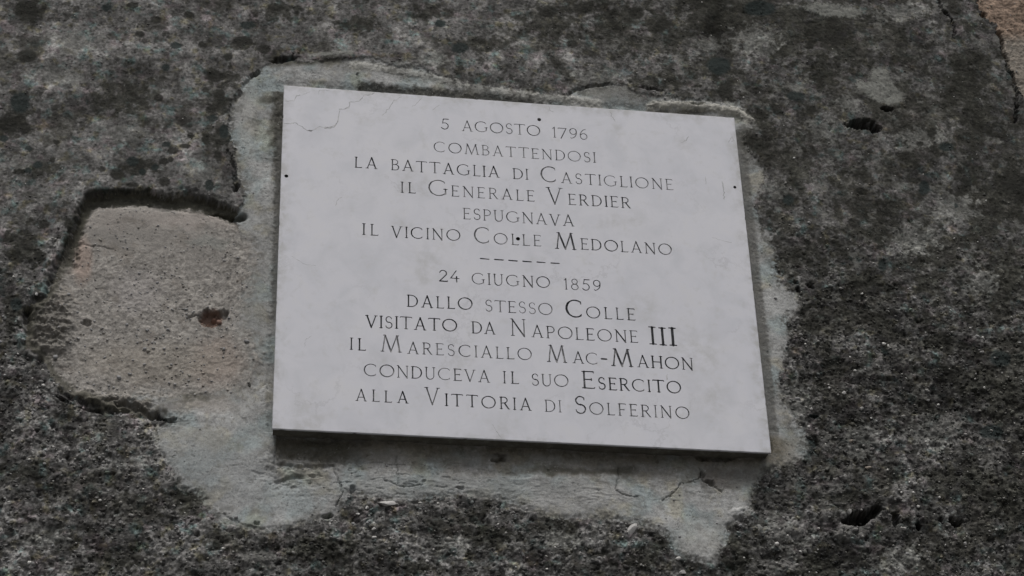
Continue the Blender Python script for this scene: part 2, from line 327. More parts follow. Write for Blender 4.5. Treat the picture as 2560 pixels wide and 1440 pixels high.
# the bed dips towards the slab: dark hollow to the left and above, deep shelf underneath
lft = blob(672, 330, 34, 120, .4, .5); mh = mh-3*lft
near = 1-sstep(4, 26, d_slab+wf); mh = mh-3.0*near*(PY < 1080)
shelf = (1-sstep(60, 82, d_slab+wob*.5+18*sstep(1300, 1750, PX)))*sstep(1050, 1100, PY)*sstep(685, 705, PX)*(1-sstep(1860, 1925, PX)); shelf = np.maximum(shelf*(1-.75*sstep(830, 1000, PX+wob*2)), .5*(1-sstep(15, 120, d_slab+wob*1.5))*(PX > 700)*sstep(1050, 1100, PY)*(1-sstep(1840, 1925, PX)))
mh = mh-(6.+2.5*n_m-2*n_s)*shelf
shelf2 = blob(1240, 1150, 420, 40, .3, .5); mh = mh-2.5*shelf2
crumb = blob(760, 1155, 110, 34, .4, .8); mh = mh+crumb*(n_s*2.5+g_b*1.5)
crumb2 = np.maximum(blob(740, 1205, 90, 18, .5, .8), blob(440, 1040, 60, 25)); mh = mh+crumb2*(n_s*2.2-1)
malb = (.39*np.exp(.13*n_m+.16*n_s+.06*str_+.12*n_w+.20*n_v+.16*n_f))[..., None]*C(.985, 1., .985)
mt = sstep(-.1, .5, fbm(X, Z, 60, 3, 52))[..., None]; malb = malb*(1+mt*(C(.88, .98, 1.0)-1))
my = sstep(.0, .5, fbm(X, Z, 45, 4, 53, .6))[..., None]; malb = malb*(1+my*(C(.97, .93, .82)-1))
def mp(mask, col, k=1.):
    global malb
    mk = np.clip(mask*k, 0, 1)[..., None]; malb = malb*(1-mk) + col*mk
MOSS = C(.085, .082, .062); GREY = C(.16, .16, .152)
mp(blob(740, 152, 110, 10, .6, .3), MOSS, .85)
lf3 = (1-sstep(18, 46, d_slab+n_s*16+.16*np.clip(PY-330, 0, 300)))*(PX < 712)*(PY > 222); mp(lf3, C(.085, .082, .068), .85); mp(lf3*sstep(-.3, .3, n_v), C(.045, .045, .036), .6); mp(blob(676, 243, 30, 9, .5, .3), C(.06, .06, .05), .8)
rgt = (1-sstep(16, 26, d_slab+wf*.8))*(PX > 1700)*(PY > 320); mp(rgt, GREY, .85)
lf2 = (1-sstep(10, 20, d_slab+wf))*(PX < 760)*(PY > 330)*(PY < 800); mp(lf2, GREY, .7)
topm = (1-sstep(-6, 10, dist_line(PX+wf, PY+wf2*2, [(915,222),(1000,234),(1100,243),(1200,250),(1300,259),(1380,266),(1440,272),(1500,278)])-20+sstep(1290,1420,PX)*14)); mp(topm*(d_slab > 0), C(.05, .05, .045), .92)
mp(blob(1725, 277, 45, 5, .4, .2), MOSS*.7, .8); mp(blob(1650, 275, 25, 4, .4, .2), MOSS, .8); mp(blob(1560, 250, 90, 10), C(.2, .2, .19), .6); mp(blob(1530, 225, 90, 16), C(.19, .19, .17), .7)
und = sstep(1080, 1100, PY)*(PX > 690)*(1-sstep(18, 112, d_slab+wob*1.8+n_s*20+n_v*8)); mp(und*(.55+.45*sstep(-.5, .3, n_w)), C(.20, .182, .145), .85); mp(und*sstep(-.05, .4, n_s+.5*n_m), C(.10, .092, .068), .6); mp(und*sstep(.0, .5, fbm(X, Z, 25, 4, 58, .6)), C(.27, .26, .235), .5)  # brown mossy bed, with the slab's shadow painted in, darkest next to the slab
mp(blob(790, 1120, 110, 34, .5, 1), C(.10, .095, .075), .8); mp(blob(1430, 1178, 150, 10, .6, .8), C(.10, .095, .075), .8); mp(blob(1560, 1175, 30, 16), C(.08, .077, .06), .8); mp(blob(1250, 1135, 20, 6, .5, .3), C(.05, .045, .04), .8)
mp(blob(1820, 1195, 80, 26), C(.12, .11, .10), .7); mp(blob(1900, 340, 50, 30), C(.12, .12, .11), .8); mp(blob(1875, 345, 40, 22), C(.10, .10, .09), .9)
mp(blob(1870, 395, 22, 30), C(.16, .16, .15), .7)
mp(blob(560, 1180, 120, 70), C(.32, .335, .335), .5); mp(blob(470, 1120, 90, 60), C(.30, .315, .31), .5); mp(blob(740, 1245, 70, 40), C(.40, .42, .42), .5); mp(blob(640, 1225, 60, 40), C(.38, .40, .40), .4)
mp(blob(1750, 1345, 60, 40), C(.42, .42, .40), .6); mp(blob(622, 300, 22, 90), C(.40, .40, .375), .5); mp(blob(598, 540, 24, 8, .4, .3), C(.05, .05, .04), .8); mp(blob(635, 780, 30, 120), C(.29, .30, .29), .5); mp(blob(1350, 1240, 200, 40), C(.35, .35, .34), .4)
mp(blob(1870, 285, 20, 26, .5, .3), C(.40, .40, .37), .7); mp(blob(500, 1010, 90, 24), C(.33, .30, .27), .6)
bandA = dist_line(PX+wf, PY+wf2, [(880,160),(950,168),(1060,188),(1150,208),(1250,224),(1330,236),(1430,246),(1500,256)]); mp(1-sstep(5, 14, bandA+n_v*5), C(.43, .43, .40), .8)
bandB = dist_line(PX+wf, PY+wf2, [(1625,262),(1700,262),(1780,270),(1850,280),(1876,300)]); mp(1-sstep(5, 13, bandB+n_v*5), C(.47, .46, .41), .85); mh = mh + 3.5*(1-sstep(2, 12, bandB)) + 1.5*(1-sstep(2, 12, bandA))
sp2, _, kd2 = worley(X+wf*1.5, Z+wf2*1.5, 5., 60); mp((1-sstep(.10, .26, sp2))*(kd2 > .55), C(.17, .17, .15), .6); mp((1-sstep(.08, .2, sp2))*(kd2 < .12), C(.5, .5, .48), .5)
speck, _, kid = worley(X+wf*2.5, Z+wf2*2.5, 11., 54); pk = (1-sstep(.04, .05+.16*kid*kid, speck))*(kid > .45)*sstep(-.3, .3, n_w); mp(pk, C(.12, .12, .105), .6)
mp((1-sstep(0, 40, -d_mort+n_m*14))*sstep(-.25, .45, n_s+n_v*.8), C(.10, .10, .09), .85)
mp(sstep(.12, .5, fbm(X, Z, 26, 5, 55, .66)), C(.21, .21, .195), .5); mp(sstep(.3, .6, fbm(X, Z, 8, 4, 56, .65)), C(.17, .17, .155), .35)      # render grit and lichen creeping over the feathered edge
mh = mh-1.2*pk
keel = fbm(X*.5, Z*1.6, 13, 4, 57, .62); mh = mh + 1.6*np.abs(keel)*blob(1250, 1215, 620, 60, .5, .4) - 2.2*sstep(.28, .5, keel)*blob(1000, 1190, 380, 60, .5, .4)
mp(blob(1100, 1218, 330, 26, .5, .6), C(.26, .275, .27), .5)

# --- the exposed block at the left, in its recess
e_b = sstep(0, 30, -d_blk)
bh = -9.5 + n_l*3 + n_m*1.4 + n_s*.4 + n_f*(.12+.2*sstep(600, 760, PY)) + 3*sstep(760, 960, PY)*1.0
d_top = dist_line(PX+wf, PY+wf2, [(176,650),(186,580),(212,508),(240,492),(300,488),(370,487),(440,496),(505,500),(560,520),(606,540)])
bh = bh - 7*(1-sstep(6, 30, d_top+n_s*6)) 
bh = bh + sstep(900, 620, PX*0+PY)*0
gr = np.maximum(sstep(560, 700, PY+n_m*60)*.7, sstep(480, 600, PX)*.8); bh = bh + gr*(g_b*.6*(bid > .5) + g_c*.25 + n_s*.7)
bh = bh + sstep(540, 640, PX)*6
cr = np.maximum(blob(120, 800, 60, 90), blob(280, 1010, 150, 30)); bh = bh + cr*(6+n_s*5+g_a*3+g_b*2)
balb = (.30*np.exp(.12*n_m+.14*n_s+.18*n_f*(.3+gr)+.14*n_v*(.3+gr)))[..., None]*C(1.0, .95, .875)
balb = balb*np.clip(1+(cid-.5)*.7*gr + (bid-.5)*.5*gr, .5, 1.8)[..., None]
def bp(mask, col, k=1.):
    global balb
    mk = np.clip(mask*k, 0, 1)[..., None]; balb = balb*(1-mk) + col*mk
bp(blob(205, 640, 26, 55, .4, .3), C(.40, .325, .28), .9); bp(blob(300, 540, 100, 26), C(.37, .34, .31), .5); bp(blob(480, 540, 90, 22), C(.40, .36, .33), .6)
bp(blob(540, 900, 60, 60), C(.36, .29, .25), .5); bp(blob(400, 900, 180, 50), C(.33, .30, .255), .5); bp(blob(340, 720, 60, 50), C(.36, .34, .33), .5)
bp(cr, C(.19, .18, .16), .85); bp(sstep(.22, .5, fbm(X, Z*1.5, 12, 5, 61, .65))*gr, C(.15, .140, .12), .6); bp(sstep(.2, .6, fbm(X, Z, 40, 4, 62, .6)), C(.23, .21, .185), .6); bp(blob(520, 600, 50, 14), C(.27, .28, .26), .6)
bp(blob(80, 780, 30, 50), C(.06, .06, .05), .6); bp((1-sstep(9, 22, d_top+n_s*6))*(PX > 190), C(.06, .06, .045), .85); bp((1-sstep(4, 14, d_top+n_s*6)), C(.06, .06, .045), .7)  # olive moss below the lip, with the recess shadow painted into it
lip = 1-sstep(3, 17, np.abs(d_blk-4)); 
# --- orange stone at the upper right
oh = -3 + n_l*3 + n_m*2 + n_s*1.4 + n_f*.7 + g_b*.6
oalb = (.215+.04*n_m+.05*n_s+.04*n_f)[..., None]*C(1.12, .83, .63)*np.clip(1+.6*n_s+.5*n_v, .4, 1.6)[..., None]
og = sstep(70, 110, PY)[..., None]; oalb = oalb*(1-og*.8) + og*.8*C(.24, .225, .195)*(1+.3*n_s[..., None])

# --- combine; cement is feathered thin over the block and over the lower render
hh = np.where(is_o, oh, np.where(is_m, mh, np.where(is_b, bh, h)))
feath = 1-sstep(-38, 22, d_mort + n_s*16 + n_v*10)
zone_b = (PX < 720)*(PY > 565)*(PY < 1045)*sstep(565, 600, PY); under = np.where(d_blk < 25, 1., 0.)
ringm = 1-sstep(480, 600, PX)*sstep(540, 590, PY)
hh = np.where(is_b & (PX < 640), hh + np.clip(9.5+3*n_s+2.5*n_v, 0, 16)*ringm*(1-sstep(2, 26, -d_blk+n_v*6))*(1-sstep(560, 640, PX)*.5), hh)
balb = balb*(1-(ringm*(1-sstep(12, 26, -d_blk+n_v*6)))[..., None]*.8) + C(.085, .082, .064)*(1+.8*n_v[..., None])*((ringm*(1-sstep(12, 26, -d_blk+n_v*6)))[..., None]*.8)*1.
balb0, malb0 = balb, malb
fb = feath[..., None]
zb = (zone_b*(1-sstep(0, 34, d_blk)))[..., None]
nb = 1-sstep(0, 34, d_blk)
hh = np.where(is_b, bh + np.clip(mh-bh, 0, 20)*feath*zone_b, np.where(is_m, mh + (bh-mh)*(1-feath)*zone_b*nb, hh))
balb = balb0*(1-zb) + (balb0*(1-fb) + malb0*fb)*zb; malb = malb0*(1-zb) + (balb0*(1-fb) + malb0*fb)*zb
f2 = (1-sstep(-9, 5, d_mort + n_v*9 + n_f*5))[..., None]; softe = (1-(zone_b > 0)*1.)[..., None]*np.clip(low+sstep(900, 1000, PX), 0, 1)[..., None]
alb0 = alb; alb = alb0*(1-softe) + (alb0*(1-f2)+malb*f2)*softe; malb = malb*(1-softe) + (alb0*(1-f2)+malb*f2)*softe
# soft broken arris of the render round the block and at the cement edge
k_e = (1-sstep(0, 15, d_blk+n_v*5))*(d_blk > 0)*(PX < 640); hh = np.where(~is_m & ~is_b & ~is_o, hh-k_e*(4.5+3*n_s), hh)
up = (1-sstep(0, 12, np.abs(dist_line(PX+wf, PY+wf2, [(210,500),(235,480),(300,472),(370,472),(440,484),(500,488),(560,510),(598,520)])))); 
hh = np.where(~is_m & ~is_b & ~is_o, hh+up*1.5, hh)
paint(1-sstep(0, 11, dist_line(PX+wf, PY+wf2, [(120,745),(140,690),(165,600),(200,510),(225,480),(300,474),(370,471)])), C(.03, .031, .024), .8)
bp(1-sstep(0, 10, dist_line(PX+wf, PY+wf2, [(480,520),(540,530),(598,548)])), C(.05, .05, .04), .7)
for (px, py, rx, ry, dh, col) in [(1862,1284,34,14,4,.27),(2120,1335,42,18,5,.19),(2240,872,18,15,2.5,.22),(340,1180,26,16,2.5,.20),(1170,1247,15,9,2.5,.25),(110,838,16,10,4,.18),(85,880,18,12,4,.17),(2058,1290,18,12,3,.20),(1000,1258,50,8,1.5,.24),(60,1070,20,10,2,.18),
        (2070,1225,50,14,2,.15),(930,1370,40,20,1.5,.17),(1960,1330,50,30,2,.17),(1930,1420,60,20,2,.16),(2480,1140,40,40,1,.16),(2380,1060,30,30,1,.17),(640,1400,40,20,2,.15)]:
    bl = blob(px, py, rx, ry, .35, .25)*(.6+.8*np.clip(n_s+.5, 0, 1)); hh = hh + dh*bl; paint(bl*sstep(-.5, .2, n_v), C(col, col*.985, col*.94), .8)
# holes and cracks go deep
def hole(px, py, rx, ry, dep, rot=0.):
    global hh
    sl = window(px-rx-ry, py-rx-ry, px+rx+ry, py+rx+ry, 24); c, s_ = math.cos(rot), math.sin(rot); dx = PX[sl]+wf[sl]*.8+wob[sl]*.1-px; dy = PY[sl]+wf2[sl]*.8+wob2[sl]*.1-py
    d = np.hypot((dx*c+dy*s_)/rx, (-dx*s_+dy*c)/ry)+n_v[sl]*.22; hh[sl] -= dep*(1-sstep(.55, 1.15, d))
for a in [(2154,312,38,13,26),(2188,322,16,10,22),(2217,273,18,7,16),(2150,1296,30,19,30,-.35),(2180,1283,26,14,28,-.5),(2120,1305,16,8,16),(2240,1298,10,20,16),(2297,1317,8,13,18),(2390,1306,19,12,20),
          (524,788,28,22,13),(556,778,16,12,9),(1250,1146,22,5,8),(1790,1142,50,10,9),(1775,1205,16,6,8,.4),(1757,1185,8,10,7),(215,800,12,8,7),(68,800,9,40,10),(72,770,12,10,8),(100,905,9,20,6),(640,182,16,5,9,-.3),(710,145,36,8,9,-.1),(598,540,22,9,12),(590,466,9,12,8),
          (560,530,40,6,8,.15),(1745,262,20,4,5),(1630,225,40,4,5,.2),(820,1290,14,6,8,-.2),(640,1310,9,5,5),(2350,1300,8,6,8),(2034,1040,12,5,8),(2460,36,9,7,9),(1990,705,8,5,9),(2025,715,12,6,9,.4),(1995,725,8,8,10),(2500,80,9,8,9),
          (1042,1258,14,4,6),(1150,1222,12,5,5),(165,1000,30,6,8,.4),(230,1026,40,6,9,.25),(320,1012,36,8,8,.1),(400,1040,24,5,8,.5),(880,1225,8,12,6),(1600,1335,40,5,4,.3),(1060,1205,8,5,3),(280,1000,20,5,5)]:
    hole(*a)
def crack(pts, w, dep):
    global hh
    d = dist_line(PX+wf*.8, PY+wf2*.8, pts); hh = hh - dep*(1-sstep(w*.4, w*1.2, d+n_x*w*.5))*(.65+.7*np.clip(n_s+.3, 0, 1))
for pts, w, dep in [([(2340,-20),(2352,20),(2375,45),(2386,70),(2384,95)], 4, 7), ([(2500,84),(2508,100),(2508,122),(2520,150),(2522,172),(2536,192),(2545,240),(2540,300)], 5, 10),
    ([(1545,1165),(1547,1195),(1538,1228),(1552,1240),(1592,1243)], 1.7, 3), ([(1655,1252),(1690,1228),(1700,1210),(1745,1198),(1755,1180),(1748,1165)], 1.8, 3.5), ([(1755,1200),(1785,1215),(1803,1228)], 2, 3.5),
    ([(990,1140),(993,1175),(996,1210)], 1.8, 3), ([(962,1200),(985,1212),(1012,1220),(1060,1212)], 2, 3), ([(836,1180),(848,1205),(855,1235),(840,1270)], 2.6, 3.5), ([(893,180),(897,205),(900,224)], 2.4, 3),
    ([(700,1162),(740,1166),(790,1167),(832,1160)], 5, 5), ([(690,1205),(720,1195),(750,1192)], 5, 4.5), ([(170,604),(235,607),(285,612)], 2, 1.6), ([(236,604),(226,640),(220,670)], 2.4, 2), ([(472,785),(500,782)], 2.5, 2.5),
    ([(595,230),(585,262),(580,300),(574,360),(586,420),(592,455)], 4, 2.5), ([(630,190),(612,210),(598,238)], 4, 2.5), ([(570,380),(586,425),(592,470)], 6, 4), ([(560,1290),(600,1312),(660,1325)], 3, 2), ([(1420,240),(1440,222),(1480,212),(1530,208)], 3.5, 3.5),
    ([(150,640),(122,712),(120,740),(80,748)], 6, 6), ([(150,975),(190,1000),(250,1026),(300,1030),(350,1020),(380,1040),(436,1050)], 6, 7), ([(385,1062),(395,1100)], 3, 3), ([(700,1075),(690,1130),(688,1180)], 5, 3), ([(880,1310),(920,1290)], 3, 3)]:
    crack(pts, w, dep)
bp(1-sstep(.7, 1.05, np.hypot((PX+wf-530)/34, (PY+wf2-788)/26)), C(.19, .12, .09)*1., .85)       # red brick showing in the hole
# erosion rounds off the broken edges
def soften(sl, wgt, n):
    global hh, alb, balb, malb
    q = hh[sl].copy(); cols = [alb[sl].copy(), balb[sl].copy(), malb[sl].copy()]
    for _ in range(n):
        q[1:-1, 1:-1] = (q[:-2, 1:-1]+q[2:, 1:-1]+q[1:-1, :-2]+q[1:-1, 2:]+2*q[1:-1, 1:-1])/6
    hh[sl] = hh[sl]*(1-wgt)+q*wgt
sl = window(50, 440, 640, 1060, 10); soften(sl, (1-sstep(8, 26, np.abs(d_blk[sl]))), 5)
sl = window(560, 120, 2040, 1440, 10); soften(sl, (1-sstep(3, 14, np.abs(d_mort[sl])))*.8, 2)
# nothing may poke through the slab
hh = np.where(d_slab < 8, np.minimum(hh, 2.0), np.minimum(hh, 15-WY*1000+14))
depth_behind = np.where(d_slab < 0, np.minimum(hh, -1.5), hh)

YY = (WY - depth_behind*.001).astype(np.float32)
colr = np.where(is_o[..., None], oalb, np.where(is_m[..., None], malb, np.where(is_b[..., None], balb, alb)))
colr = np.clip(colr, .012, .75)
kind = np.where(is_o, 3, np.where(is_m, 1, np.where(is_b, 2, 0)))
kind = np.where((is_b) & (np.hypot((PX-528)/32, (PY-788)/24) < 1), 4, kind)
# drop the part wholly behind the slab
fk = kind[:-1, :-1].copy()
fk[(d_slab[:-1, :-1] < -40)] = -1
W_ = sh[1]
idx = (np.arange(sh[0]-1)[:, None]*W_ + np.arange(W_-1)[None, :])
VV = np.stack([XX.ravel(), YY.ravel(), ZZ.ravel() + 0], 1).astype(np.float32)
CC = np.concatenate([colr.reshape(-1, 3), np.ones((colr.size//3, 1))], 1).astype(np.float32)
wall_loc = Vector((PW/2, WY+.02, -PH-.25))
def grid_part(name, k, mat, parent, label=None):
    q = idx[fk == k]; faces = np.stack([q, q+1, q+1+W_, q+W_], 1)
    used, inv = np.unique(faces, return_inverse=True); inv = inv.reshape(-1)
    me = bpy.data.meshes.new(name); n = len(faces)
    me.vertices.add(len(used)); me.vertices.foreach_set('co', (VV[used]-np.array(wall_loc, np.float32)).ravel())
    me.loops.add(n*4); me.loops.foreach_set('vertex_index', inv.astype(np.int32))
    me.polygons.add(n); me.polygons.foreach_set('loop_start', np.arange(0, n*4, 4, dtype=np.int32)); me.polygons.foreach_set('loop_total', np.full(n, 4, np.int32))
    me.polygons.foreach_set('use_smooth', np.ones(n, bool))
    ca = me.color_attributes.new('albedo', 'FLOAT_COLOR', 'POINT'); ca.data.foreach_set('color', CC[used].ravel())
    me.update(); me.validate(); me.materials.append(mat)
    o = link(bpy.data.objects.new(name, me), parent)
    if label: o['label'] = label
    return o
wall = empty('old_wall', wall_loc + Vector((0, 0, Z0)), 'old rough rendered wall, dark grey with lichen, its pale mortar patch holding the plaque', 'wall')
grid_part('plaster_coat', 0, M_plaster, wall, 'rough dark grey plaster mottled with black and green lichen')
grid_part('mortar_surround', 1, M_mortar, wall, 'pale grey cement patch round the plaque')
grid_part('stone_block', 2, M_stone, wall, 'beige block showing where the plaster has fallen off left of the plaque')
grid_part('stone_block', 3, M_stone, wall, 'orange brown stone showing in the upper right corner')
grid_part('brick_fragment', 4, M_stone, wall, 'red broken brick in a small hole of the beige block')

# sampler for things that sit on the surface
def surf(x, z):
    i = int(np.clip(np.searchsorted(xs, x), 0, len(xs)-1)); j = int(np.clip(np.searchsorted(zs, z), 0, len(zs)-1))
    return float(YY[j, i]), j, i

def ico(sub):
    import bmesh
    bm = bmesh.new(); bmesh.ops.create_icosphere(bm, subdivisions=sub, radius=1)
    v = np.array([w.co[:] for w in bm.verts]); f = np.array([[w.index for w in q.verts] for q in bm.faces]); bm.free(); return v, f
random.seed(5); rng = np.random.default_rng(5)
def mat_pebble(name, col):
    g = Nodes(name); n = g.noise(160, 5, .65)
    g.l(g.ramp(n, [(.3, tuple(c*.6 for c in col)), (.6, col), (.8, tuple(min(1, c*1.15) for c in col))]), g.b.inputs['Base Color'])
    g.b.inputs['Roughness'].default_value = .8; g.bump(n, .5, .0008); return g.m
MP = [mat_pebble('white_pebble', (.58, .57, .55)), mat_pebble('grey_pebble', (.33, .325, .31)), mat_pebble('buff_pebble', (.30, .265, .225))]
def stone(px, py, rx, ry, rot, m, prot=.45, label=None):
    x, z = at(px, py, WY); y, j, i = surf(x, z)
    v, f = ico(3); v = v.copy()
    sx = rx*.00059; sz = ry*.00068; sy = min(sx, sz)*.9
    s0 = rng.integers(1000)
    nn = fbm(v[:, 0]*30+s0, v[:, 1]*30+v[:, 2]*21, 22, 3, 71); v = v*(1+.22*nn[:, None])
    for _ in range(7):                                                  # a few flattened faces
        d = rng.normal(size=3); d /= np.linalg.norm(d); t = v@d; v = v - np.clip(t-.55, 0, None)[:, None]*d*.85
    v = v*[sx, sy, sz]; c, s_ = math.cos(rot), math.sin(rot)
    v = np.stack([v[:, 0]*c - v[:, 2]*s_, v[:, 1], v[:, 0]*s_ + v[:, 2]*c], 1)
    me = bpy.data.meshes.new('pebble'); me.from_pydata(v.tolist(), [], f.tolist())
    me.materials.append(m); o = link(bpy.data.objects.new('pebble', me), wall)
    o.location = Vector((x, y - sy*prot, z)) - wall_loc
    if label: o['label'] = label
for a in [(1578,1327,19,10,.5,MP[0],.25,'white pebble in the plaster under the mortar'),(968,1264,20,7,.05,MP[0],.0),(1050,1258,9,5,.5,MP[1],.5),(917,1272,5,4,.2,MP[0],.5),(894,1288,5,3,0,MP[0],.5),(935,1325,6,3,.3,MP[0],.5),
    (2028,1022,4,3.5,0,MP[0],.6),(2022,1067,5,4,0,MP[0],.6),(2073,970,4,3.5,0,MP[0],.6),(2109,983,5,4.5,.3,MP[0],.5),(2155,1020,6,5,0,MP[1],.5),(2128,1102,7,4,.3,MP[2],.3),(2145,1125,6,5,0,MP[1],.3),(2260,1325,6,5,0,MP[1],.4),(2413,1358,4,3.5,0,MP[0],.6),
    (2122,1280,6,8,0,MP[1],.3),(2170,1170,9,4,.2,MP[2],.2),(2320,1000,7,2.5,0,MP[0],.2),(1990,722,4,6,.3,MP[0],.5),(1707,1432,9,5,.3,MP[0],.2),(290,985,4,3,0,MP[0],.4),(92,735,4,4,0,MP[0],.5),
    (2022,558,5,4,0,MP[1],.3),(1068,1403,4,4,0,MP[0],.5),(535,785,11,8,.5,mat_pebble('brick_red', (.24, .145, .11)),.1),(548,800,8,6,-.4,mat_pebble('brick_pink', (.27, .175, .14)),.1),(520,798,6,5,.2,mat_pebble('brick_brown', (.15, .095, .07)),.2)]:
    stone(*a)

# coarse sand and quartz grit standing in the render: tens of thousands, one object
v0, f0 = ico(1)
N = 15000; Vs = []; Fs = []; Cs = []; off = 0
gx = rng.uniform(x0-.1, x1+.1, N*3); gz = rng.uniform(z0-.1, z1+.1, N*3); cnt = 0
ii = np.clip(np.searchsorted(xs, gx), 0, len(xs)-1); jj = np.clip(np.searchsorted(zs, gz), 0, len(zs)-1)
kk = kind[jj, ii]; rr = rough[jj, ii]; ds = d_slab[jj, ii]; u = rng.uniform(size=N*3)
keep = (ds > 12) & np.where(kk == 0, u < .10+.75*rr**1.5, np.where(kk == 1, u < .02, np.where(kk == 2, u < .35, u < .5)))
sel = np.nonzero(keep)[0][:N]
for n in sel:
    x, z = gx[n], gz[n]; y = YY[jj[n], ii[n]]; r = rr[n]
    big = rng.uniform()
    sz = (.0009+.0012*r*rng.uniform()) * (1.7 if big > .93 else 1.)
    q = v0*(1+rng.uniform(-.25, .25, (len(v0), 1)))*[sz*rng.uniform(.8, 1.5), sz*.8, sz*rng.uniform(.7, 1.1)]
    an = rng.uniform(-.8, .8); c, s_ = math.cos(an), math.sin(an)
    q = np.stack([q[:, 0]*c-q[:, 2]*s_, q[:, 1], q[:, 0]*s_+q[:, 2]*c], 1) + [x-wall_loc.x, y-sz*.15-wall_loc.y, z-wall_loc.z]
    Vs.append(q); Fs.append(f0+off); off += len(v0)
    w = rng.uniform(); base = colr[jj[n], ii[n]]
    if w > .975: c3 = np.array([.62, .61, .58])
    elif w > .93: c3 = np.array([.30, .295, .28])*rng.uniform(.8, 1.1)
    else: c3 = np.clip(base*rng.uniform(.7, 2.0), .03, .3)
    Cs.append(np.tile([*c3, 1], (len(v0), 1)))
Vs = np.concatenate(Vs).astype(np.float32); Fs = np.concatenate(Fs).astype(np.int32); Cs = np.concatenate(Cs).astype(np.float32)
me = bpy.data.meshes.new('sand_grains'); me.vertices.add(len(Vs)); me.vertices.foreach_set('co', Vs.ravel())
me.loops.add(len(Fs)*3); me.loops.foreach_set('vertex_index', Fs.ravel()); me.polygons.add(len(Fs))
me.polygons.foreach_set('loop_start', np.arange(0, len(Fs)*3, 3, dtype=np.int32)); me.polygons.foreach_set('loop_total', np.full(len(Fs), 3, np.int32))
ca = me.color_attributes.new('albedo', 'FLOAT_COLOR', 'POINT'); ca.data.foreach_set('color', Cs.ravel()); me.update(); me.validate()
me.materials.append(mat_surface('quartz_grit', .2, .0003, .7, .2)); so_ = link(bpy.data.objects.new('sand_grains', me), wall); so_['kind'] = 'stuff'

# ------------------------------------------------------------------ the ground at the foot of the wall (unseen, below the picture), added to block sky light from below
gme = bpy.data.meshes.new('ground'); gme.from_pydata([(-30, -30, 0), (30, -30, 0), (30, 30, 0), (-30, 30, 0)], [], [(0, 1, 2, 3)])
g = Nodes('worn_paving'); g.l(g.ramp(g.noise(3., 6, .7), [(.3, (.08, .08, .078)), (.7, (.14, .135, .13))]), g.b.inputs['Base Color']); gme.materials.append(g.m)
gr_o = link(bpy.data.objects.new('ground', gme)); gr_o['kind'] = 'structure'
# ------------------------------------------------------------------ marble plaque
g = Nodes('white_marble')
big = g.noise(7, 5, .6, dist=.4); fine = g.noise(60, 6, .65); cl = g.noise(22, 5, .6, dist=.6)
c = g.ramp(big, [(.3, (.62, .63, .675)), (.5, (.655, .665, .705)), (.7, (.68, .685, .715))])
c = g.mix(.5, c, g.ramp(cl, [(.3, (.54, .555, .60)), (.55, (.665, .67, .72)), (.75, (.68, .68, .70))]))
st = g.ramp(g.math('MULTIPLY', cl, fine), [(.155, (1, 1, 1)), (.11, (1, 1, 1))])
c = g.mix(g.ramp(fine, [(.56, (0, 0, 0)), (.74, (.5,)*3)]), c, (.54, .545, .55))
vn = g.n('ShaderNodeTexVoronoi', feature='DISTANCE_TO_EDGE'); vn.inputs['Scale'].default_value = 5.5
dn = g.n('ShaderNodeTexNoise'); dn.inputs['Scale'].default_value = 14; dn.inputs['Detail'].default_value = 6; dn.inputs['Roughness'].default_value = .7; g.l(g.coord(), dn.inputs['Vector'])
vv = g.n('ShaderNodeVectorMath', operation='MULTIPLY_ADD'); g.l(dn.outputs['Color'], vv.inputs[0]); vv.inputs[1].default_value = (.16, .16, .16); g.l(g.coord(), vv.inputs[2]); g.l(vv.outputs[0], vn.inputs['Vector'])
vein = g.math('MULTIPLY', g.ramp(vn.outputs['Distance'], [(.0, (1, 1, 1)), (.022, (0, 0, 0))]), g.ramp(g.noise(9, 3, .5), [(.50, (0, 0, 0)), (.64, (.5,)*3)]))
c = g.mix(vein, c, (.47, .475, .50))
sx_ = g.n('ShaderNodeSeparateXYZ'); g.l(g.coord(), sx_.inputs[0])
ex_ = g.math('SUBTRACT', PW/2, g.math('ABSOLUTE', sx_.outputs[0])); ez_ = g.math('SUBTRACT', PH, sx_.outputs[2]); eb_ = g.math('MINIMUM', ex_, g.math('MINIMUM', ez_, g.math('ADD', sx_.outputs[2], .01)))
q = g.n('ShaderNodeMapRange'); g.l(g.math('ADD', eb_, g.math('MULTIPLY', g.math('SUBTRACT', cl, .5), .05)), q.inputs[0]); q.inputs[1].default_value = .016; q.inputs[2].default_value = -.002; q.inputs[3].default_value = 0; q.inputs[4].default_value = 1
c = g.mix(g.math('MULTIPLY', g.math('MULTIPLY', q.outputs[0], .6), g.ramp(fine, [(.40, (0, 0, 0)), (.6, (1, 1, 1))])), c, (.40, .40, .38))
wc = g.n('ShaderNodeVectorMath', operation='MULTIPLY_ADD'); g.l(dn.outputs['Color'], wc.inputs[0]); wc.inputs[1].default_value = (.05, .05, .05); g.l(g.coord(), wc.inputs[2])
msk = None
